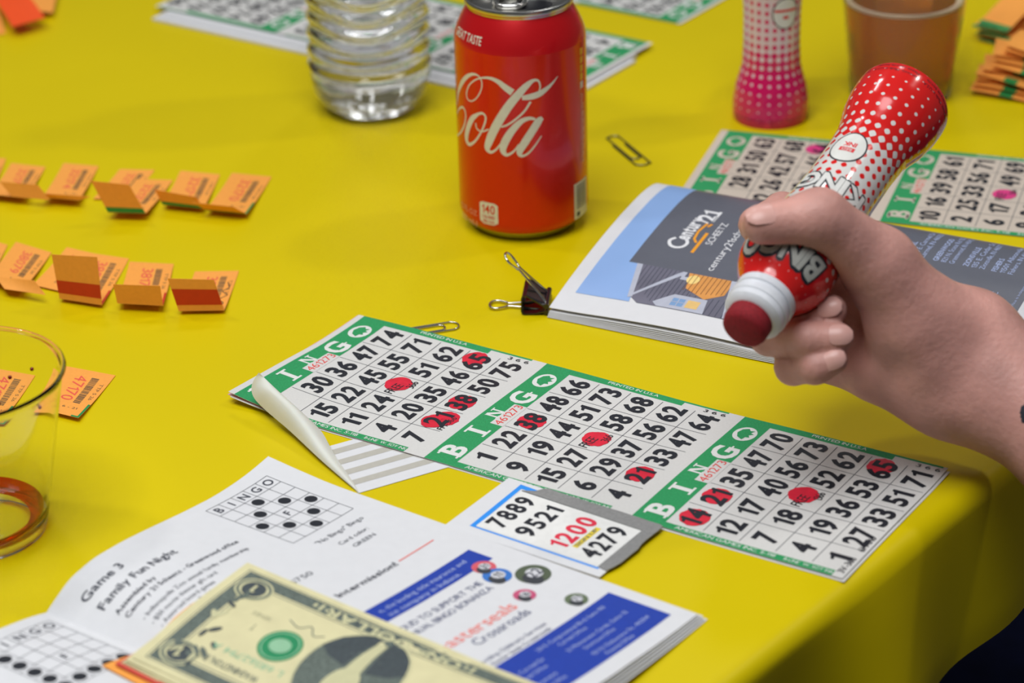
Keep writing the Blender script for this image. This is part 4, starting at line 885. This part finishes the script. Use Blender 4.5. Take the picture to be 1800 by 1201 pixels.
ticket('orange ticket of the far row near the picture edge with a creased flap', g1, [q5(75, 100), q5(300, 125), q5(165, 330)], [q5(-5, 222), q5(250, 245), q5(80, 322), q5(330, 345)], None, num='32175', zn=5)
ticket('orange ticket of the far row cut off by the picture edge', g1, [q5(-190, 60), q5(40, 70), q5(-60, 290)], [q5(-260, 210), q5(-20, 215)], TGREEN, (0, .2), '32176')
ticket('orange ticket with a red banded flap and pen scribble, last of the nearer row', g2, [q5(1285, 815), q5(1575, 810), q5(1478, 1070)], [q5(1105, 862), q5(1410, 870)], TRED, (.18, .68), '38175', zn=2.4, signed=True)
ticket('orange ticket with a plain upright flap beside the red banded end one', g2, [q5(855, 750), q5(1145, 765), q5(1075, 1040)], [q5(745, 900), q5(1055, 910)], None, num='38179', zn=4.5, edge=TRED)
ticket('orange ticket with a tall red banded flap in the middle of the nearer row', g2, [q5(580, 690), q5(850, 730), q5(672, 1036)], [q5(340, 703), q5(640, 720)], TRED, (.13, .42), '38574', zn=2.4, edge=TRED)
ticket('orange ticket mostly hidden behind the tall red banded flap', g2, [q5(440, 655), q5(640, 700), q5(420, 950)], None, None, num='38573', zn=1.2)
ticket('orange ticket with a creased plain flap at the near row, beside the tall flap', g2, [q5(105, 620), q5(340, 690), q5(150, 935)], [q5(-30, 848), q5(225, 875), q5(30, 930), q5(300, 970)], None, num='38079', zn=5)
ticket('orange ticket of the nearer row cut off by the picture edge', g2, [q5(-210, 560), q5(50, 640), q5(-90, 900)], [q5(-330, 800), q5(-110, 830)], TRED, (.1, .5), '38078')
ticket('orange ticket lying flat behind the clear cup, number 47170', 'flat tickets by the cup', [(112, 643), (203, 660), (138, 735), (60, 716)], None, None, num='47170', zn=2.5, edge=TGREEN)
ticket('orange ticket seen through the clear cup', 'flat tickets by the cup', [(-22, 645), (66, 660), (6, 738), (-66, 722)], None, None, num='47171', zn=2.0, edge=TGREEN)
def flat_ticket(P4, label, group, edge=TGREEN, side=1):
    fl, fr, nl, nr = [np.array(p, float) for p in P4]; c = (fl + fr + nl + nr) / 4
    t = thing('raffle_ticket', (c[0], c[1], min(p[2] for p in (fl, fr, nl, nr))), label, 'ticket', group)
    S = bil(fl, fr, nl, nr, .8); S.out = (lambda P: np.broadcast_to(np.array([0, -.4, 1.]), P.shape)); V, F = leaf(S, 0, 22, 0, 44, 4, 8, .2); b = make('ticket_body', V, F, ORANGE, t, smooth=40)
    if edge and side: Print().rect(0, 40.0, 22, 44).build('stripe', S, .06, edge, b, 8)
    elif edge:            # band wrapping the long edge
        for y0_ in (18,):
            P_ = np.array([S(np.array(x_), np.array(y_)) for x_, y_ in ((-.15, y0_), (-.15, y0_ + 8), (6, y0_ + 8), (6, y0_))]); V = np.vstack([P_ + [0, 0, .12], P_ - [0, 0, .34]])
            make('stripe', V, [(0, 1, 2, 3), (7, 6, 5, 4), (0, 4, 5, 1), (1, 5, 6, 2), (2, 6, 7, 3), (3, 7, 4, 0)], edge, b)
    return t
ordn = ['lowest', 'second', 'third', 'fourth', 'fifth', 'sixth', 'seventh', 'eighth', 'ninth', 'tenth']
rt = random.Random(8)
for k in range(7):      # flat pile
    c = at(1752, 78, 0) + np.array([0, 4, .8 + 1.5 * k]); a_ = math.radians(58 + rt.uniform(-16, 10)); d = np.array([math.cos(a_), math.sin(a_), 0]); n = np.array([d[1], -d[0], 0])
    o = c + n * rt.uniform(-4, 2) - n * 11 + d * rt.uniform(-4, 3) - d * 2
    tilt = np.array([0, 0, 2.2 * rt.random() + (16 if k == 6 else 0)])
    flat_ticket([o + d * 44 + tilt, o + d * 44 + n * 22 + tilt, o, o + n * 22], 'orange ticket in the flat pile beyond the beer cup, ' + ordn[k] + ' from below', 'flat ticket pile beyond the beer cup')
for k in range(10):     # loose leaning pile
    c = at(1700 + 6.5 * k, 168 - 1.0 * k, 0); a_ = math.radians(-24 + rt.uniform(-12, 12)); d = np.array([math.cos(a_), math.sin(a_), 0]); n = np.array([-d[1], d[0], 0])
    o = c + np.array([0, 0, .5 + 2.3 * k]) + d * rt.uniform(-3, 3); lift = np.array([0, 0, 5 + .5 * k]); dn = np.array([0, 0, -.25 * k])
    flat_ticket([o + lift * .7, o + n * 20 + lift, o + d * 42 + dn, o + n * 20 + d * 42 + dn + lift * .3], 'orange ticket in the loose leaning pile beside the beer cup, ' + ordn[k] + ' from below', 'loose ticket pile beside the beer cup', side=0)
HOT = mat('bright_orange_paper', 'f4500e', .6)
def far_ticket(px4, zs, m, label):
    P = [at(x, y, z) for (x, y), z in zip(px4, zs)]; c = sum(P) / 4; S = bil(P[0], P[1], P[2], P[3], 1.0); S.out = (lambda P_: np.broadcast_to(np.array([0, -.5, 1.]), P_.shape))
    V, F = leaf(S, 0, 22, 0, 44, 5, 8, .3); make('raffle_ticket', V, F, m, smooth=40, label=label, cat='ticket', base=(c[0], c[1], 0.))
far_ticket([(-40, -45), (38, -22), (22, 47), (79, 31)][0:2] + [(22, 47), (79, 31)], (16, 16, 8, 8), HOT, 'bright red orange ticket at the far corner of the table')
far_ticket([(20, -60), (110, -50), (58, 18), (93, 22)], (2, 2, 6, 4), ORANGE, 'dull orange ticket tucked behind the bright red orange one')
far_ticket([(-90, -10), (-10, 0), (-60, 75), (10, 58)], (6, 7, .5, .5), ORANGE, 'dull orange ticket in front of the bright red orange one at the picture edge')

# ------------------------------------------------------------------ the hand
J = lambda x, y, d: atd(x, y, d * HK)
def cone(G, a, b, r1, r2):
    ab = b - a; t = np.clip(((G - a) @ ab) / (ab @ ab), 0, 1); return np.linalg.norm(G - a - t[..., None] * ab, axis=-1) - (r1 + (r2 - r1) * t)
def smin(a, b, k): h = np.maximum(k - np.abs(a - b), 0) / k; return np.minimum(a, b) - h * h * k / 4
PALM = [(J(1705, 602, 1188), J(1425, 455, 1212), 16, 11), (J(1700, 628, 1189), J(1408, 520, 1212), 15, 10), (J(1695, 655, 1189), J(1408, 580, 1210), 15, 10), (J(1690, 682, 1187), J(1425, 628, 1205), 14, 9.5),
        (J(1672, 700, 1181), J(1545, 655, 1184), 14.5, 12.5),
        (J(1700, 596, 1181), J(1630, 566, 1173), 20, 19), (J(1708, 684, 1180), J(1660, 688, 1179), 20, 17),
        (J(1705, 606, 1182), J(1900, 766, 1160), 20.5, 21.5), (J(1708, 676, 1180), J(1900, 806, 1160), 20.5, 21.5), (J(1900, 766, 1160), J(2500, 1180, 1090), 21.5, 30), (J(1900, 806, 1160), J(2500, 1240, 1090), 21.5, 30)]
THUMB = [(J(1640, 578, 1172), J(1545, 466, 1157), 18.5, 16.0), (J(1545, 466, 1157), J(1440, 384, 1139), 15.6, 12.2), (J(1440, 384, 1139), J(1340, 395, 1134), 11.8, 8.6), (J(1590, 570, 1166), J(1558, 505, 1161), 15.5, 14), (J(1628, 620, 1172), J(1580, 570, 1167), 17, 14)]
FING = [[J(1485, 430, 1212), J(1375, 372, 1208), J(1330, 395, 1180), J(1336, 412, 1160)],
        [J(1420, 490, 1212), J(1340, 520, 1192), J(1398, 552, 1163), J(1462, 545, 1155)],
        [J(1405, 565, 1210), J(1352, 592, 1172), J(1420, 596, 1152), J(1474, 594, 1150)],
        [J(1425, 632, 1205), J(1394, 645, 1167), J(1434, 646, 1152), J(1466, 634, 1150)]]
FR = [tuple(q * HK for q in f) for f in ((9.6, 8.6, 7.6, 6.6), (9.8, 8.8, 7.9, 6.9), (9.4, 8.3, 7.6, 6.7), (8.8, 7.9, 7.2, 6.2))]
PALM = [(a, b, p * HK, q * HK) for a, b, p, q in PALM]; THUMB = [(a, b, p * HK, q * HK) for a, b, p, q in THUMB]
allp = np.array([p for s in PALM + THUMB for p in s[:2]] + [p for f in FING for p in f]); h = 1.2
xmax = J(2420, 1100, 1100)[0]
lo = allp.min(0) - 24; hi = allp.max(0) + 24; hi[0] = xmax; hi[2] = max(hi[2], 0); 
ax_ = [np.arange(lo[i], hi[i], h) for i in range(3)]
# keep the block small: drop what lies beyond the forearm in view
shp = tuple(len(a) for a in ax_)
def field(prims, k):
    D = np.full(shp, 30., np.float32)
    for a, b, r1, r2 in prims:
        m = max(r1, r2) + k + 4; l = np.minimum(a, b) - m; u = np.maximum(a, b) + m; sl = tuple(slice(max(0, int((l[i] - lo[i]) / h)), min(shp[i], int((u[i] - lo[i]) / h) + 2)) for i in range(3))
        if any(s.stop <= s.start for s in sl): continue
        G = np.stack(np.meshgrid(ax_[0][sl[0]], ax_[1][sl[1]], ax_[2][sl[2]], indexing='ij'), -1); D[sl] = smin(D[sl], cone(G, a, b, r1, r2).astype(np.float32), k)
    return D
D = field(PALM, 13); D = smin(D, field(THUMB, 6), 9)
Fd = None
for pts, rr in zip(FING, FR):
    d = field([(pts[i], pts[i + 1], rr[i], rr[i + 1]) for i in range(3)], 2.5); Fd = d if Fd is None else smin(Fd, d, .8)
D = smin(D, Fd, 1.6)
# the skin gives way where it presses against the marker
G = np.stack(np.meshgrid(*ax_, indexing='ij'), -1).astype(np.float32); Lc_ = ((G - BAS.astype(np.float32)) @ HAX.T.astype(np.float32)) / (np.linalg.norm(HAX, axis=1) ** 2).astype(np.float32); del G
rad = np.hypot(Lc_[..., 0], Lc_[..., 1]); zz = Lc_[..., 2]; bd = np.where((zz > -1) & (zz < 127), rad - mrad(zz) - .25, np.where((zz >= 127) & (zz < 141), rad - 13.4, 9.)).astype(np.float32)
D = np.maximum(D, -bd); del Lc_, rad, zz, bd
for i_ in range(3):              # close the block at its borders
    sl = [slice(None)] * 3; sl[i_] = 0; D[tuple(sl)] = np.maximum(D[tuple(sl)], 1); sl[i_] = 1; D[tuple(sl)] = np.maximum(D[tuple(sl)], .6); sl[i_] = -1; D[tuple(sl)] = np.maximum(D[tuple(sl)], 1); sl[i_] = -2; D[tuple(sl)] = np.maximum(D[tuple(sl)], .6)
def surface_nets(D, lo, h):
    s = D < 0; nx, ny, nz = D.shape; acc = np.zeros((nx - 1, ny - 1, nz - 1, 3), np.float32); cnt = np.zeros((nx - 1, ny - 1, nz - 1), np.float32)
    off = [(i, j, k) for i in (0, 1) for j in (0, 1) for k in (0, 1)]
    cs = {o: (slice(o[0], nx - 1 + o[0]), slice(o[1], ny - 1 + o[1]), slice(o[2], nz - 1 + o[2])) for o in off}
    for o in off:
        for ax in range(3):
            if o[ax]: continue
            p = list(o); p[ax] = 1; p = tuple(p); d0, d1 = D[cs[o]], D[cs[p]]; x = (d0 < 0) != (d1 < 0)
            t = np.where(x, d0 / np.where(d0 == d1, 1, d0 - d1), 0)
            for c in range(3): acc[..., c] += np.where(x, o[c] + (t if c == ax else 0), 0)
            cnt += x
    idx = -np.ones(cnt.shape, np.int64); m = cnt > 0; idx[m] = np.arange(m.sum()); base = np.stack(np.nonzero(m), 1)
    V = (base + acc[m] / cnt[m][:, None]) * h + lo; F = []
    for ax in range(3):
        a1, a2 = (ax + 1) % 3, (ax + 2) % 3; sl0 = [slice(None)] * 3; sl1 = [slice(None)] * 3; sl0[ax] = slice(0, -1); sl1[ax] = slice(1, None)
        x = s[tuple(sl0)] != s[tuple(sl1)]; I = np.stack(np.nonzero(x), 1); ok = (I[:, a1] > 0) & (I[:, a2] > 0) & (I[:, a1] < D.shape[a1] - 1) & (I[:, a2] < D.shape[a2] - 1); I = I[ok]
        fl = s[tuple(sl0)][tuple(I.T)]
        def g(d1, d2): q_ = I.copy(); q_[:, a1] -= d1; q_[:, a2] -= d2; return idx[tuple(q_.T)]
        Q = np.stack([g(1, 1), g(0, 1), g(0, 0), g(1, 0)], 1); Q[~fl] = Q[~fl][:, ::-1]; F.append(Q)
    return V, np.vstack(F)
HV, HF = surface_nets(D, lo, h); HF = HF[(HF >= 0).all(1)]
# relax the voxel steps a little
E_ = np.vstack([HF[:, [0, 1]], HF[:, [1, 2]], HF[:, [2, 3]], HF[:, [3, 0]]])
for _ in range(3):
    A_ = np.zeros_like(HV); cN = np.zeros(len(HV)); np.add.at(A_, E_[:, 0], HV[E_[:, 1]]); np.add.at(cN, E_[:, 0], 1); np.add.at(A_, E_[:, 1], HV[E_[:, 0]]); np.add.at(cN, E_[:, 1], 1)
    HV = HV * .5 + .5 * A_ / np.maximum(cN, 1)[:, None]
used = np.zeros(len(HV), bool); used[HF.ravel()] = True; rm = np.cumsum(used) - 1; HV = HV[used]; HF = rm[HF]
person = thing('person', (float(HV[:, 0].max()) - 20, 1060, 0), 'right hand and bare forearm gripping the red ink marker, thumb over the top', 'person')
make('hand', HV, HF.tolist(), SKIN, person, smooth=80)
def nail(tip, prev, r, dors, L, wdt, push=0.):
    d = tip - prev; d /= np.linalg.norm(d); n = np.array(dors, float); n -= d * (n @ d); n /= np.linalg.norm(n); s = np.cross(d, n); V = []
    for i in range(9):
        a = i / 8; y = r * .93 - L * (1 - a); w_ = wdt * (1 - .5 * max(0, (a - .7) / .3) ** 2) * (1 - .35 * max(0, (.25 - a) / .25) ** 2)
        for j in range(9):
            b = (j / 8 - .5) * w_; th = b / r; rr = math.sqrt(r * r - (max(0, y) * .8) ** 2) + .3 + push
            V.append(tip + d * y + (n * math.cos(th) + s * math.sin(th)) * rr)
    k = len(V); V2 = V + [v - n * .5 for v in V]; make('fingernail', V2, grid_faces(9, 9) + grid_faces(9, 9, k, True), NAIL, person, smooth=70)
V_ = -FWD
nail(THUMB[2][1], THUMB[2][0], 8.2, V_ * .8 + UPV * .62 - RGT * .1, 11.8, 11.4)
for f, rr in list(zip(FING, FR))[1:]: nail(f[3], f[2], rr[3] + .1, V_ + UPV * .25 + RGT * .15, 9.5, 9.0)
# dark tattoo patch on the wrist
ray = (HV - CPOS); dep = ray @ FWD; pxv = np.stack([900 + F_PX * (ray @ RGT) / dep, 600.5 - F_PX * (ray @ UPV) / dep], 1)
i_ = np.argmin(np.hypot(pxv[:, 0] - 1814, pxv[:, 1] - 724) * 3 + (dep - dep.min()) * .6); cN = HV[i_]
near = np.linalg.norm(HV - cN, axis=1) < 6; fsel = HF[near[HF].all(1)]
u_, inv = np.unique(fsel.ravel(), return_inverse=True)
make('tattoo', HV[u_] - FWD * .25, inv.reshape(-1, 4).tolist(), mat('dark_tattoo_ink', '2a2c38', .5, var=.1), person, smooth=80)

# navy sleeve from the elbow to the shoulder, beside the table
el = J(2440, 1130, 1097); el0 = J(2330, 1060, 1108); sh_ = el + np.array([215, 85, 245])
Q = catmull([el0, (el0 + el) / 2, el + np.array([14, -4, -6]), el + np.array([60, 10, 45]), el + np.array([130, 45, 130]), sh_, sh_ + np.array([30, 12, 34])], 9)
kk = np.linspace(0, 1, len(Q)); rad_ = 37 + 16 * kk + 1.6 * np.sin(kk * 60) + 1.2 * np.sin(kk * 23 + 1); rad_[-3:] *= (.9, .7, .35)
V, F = tube(Q, rad_, 36); make('sleeve', V, F, mat('navy_cotton', '1a2244', .9, var=.1, scale=300, bump=.3), person, smooth=70, label='dark navy sleeve')
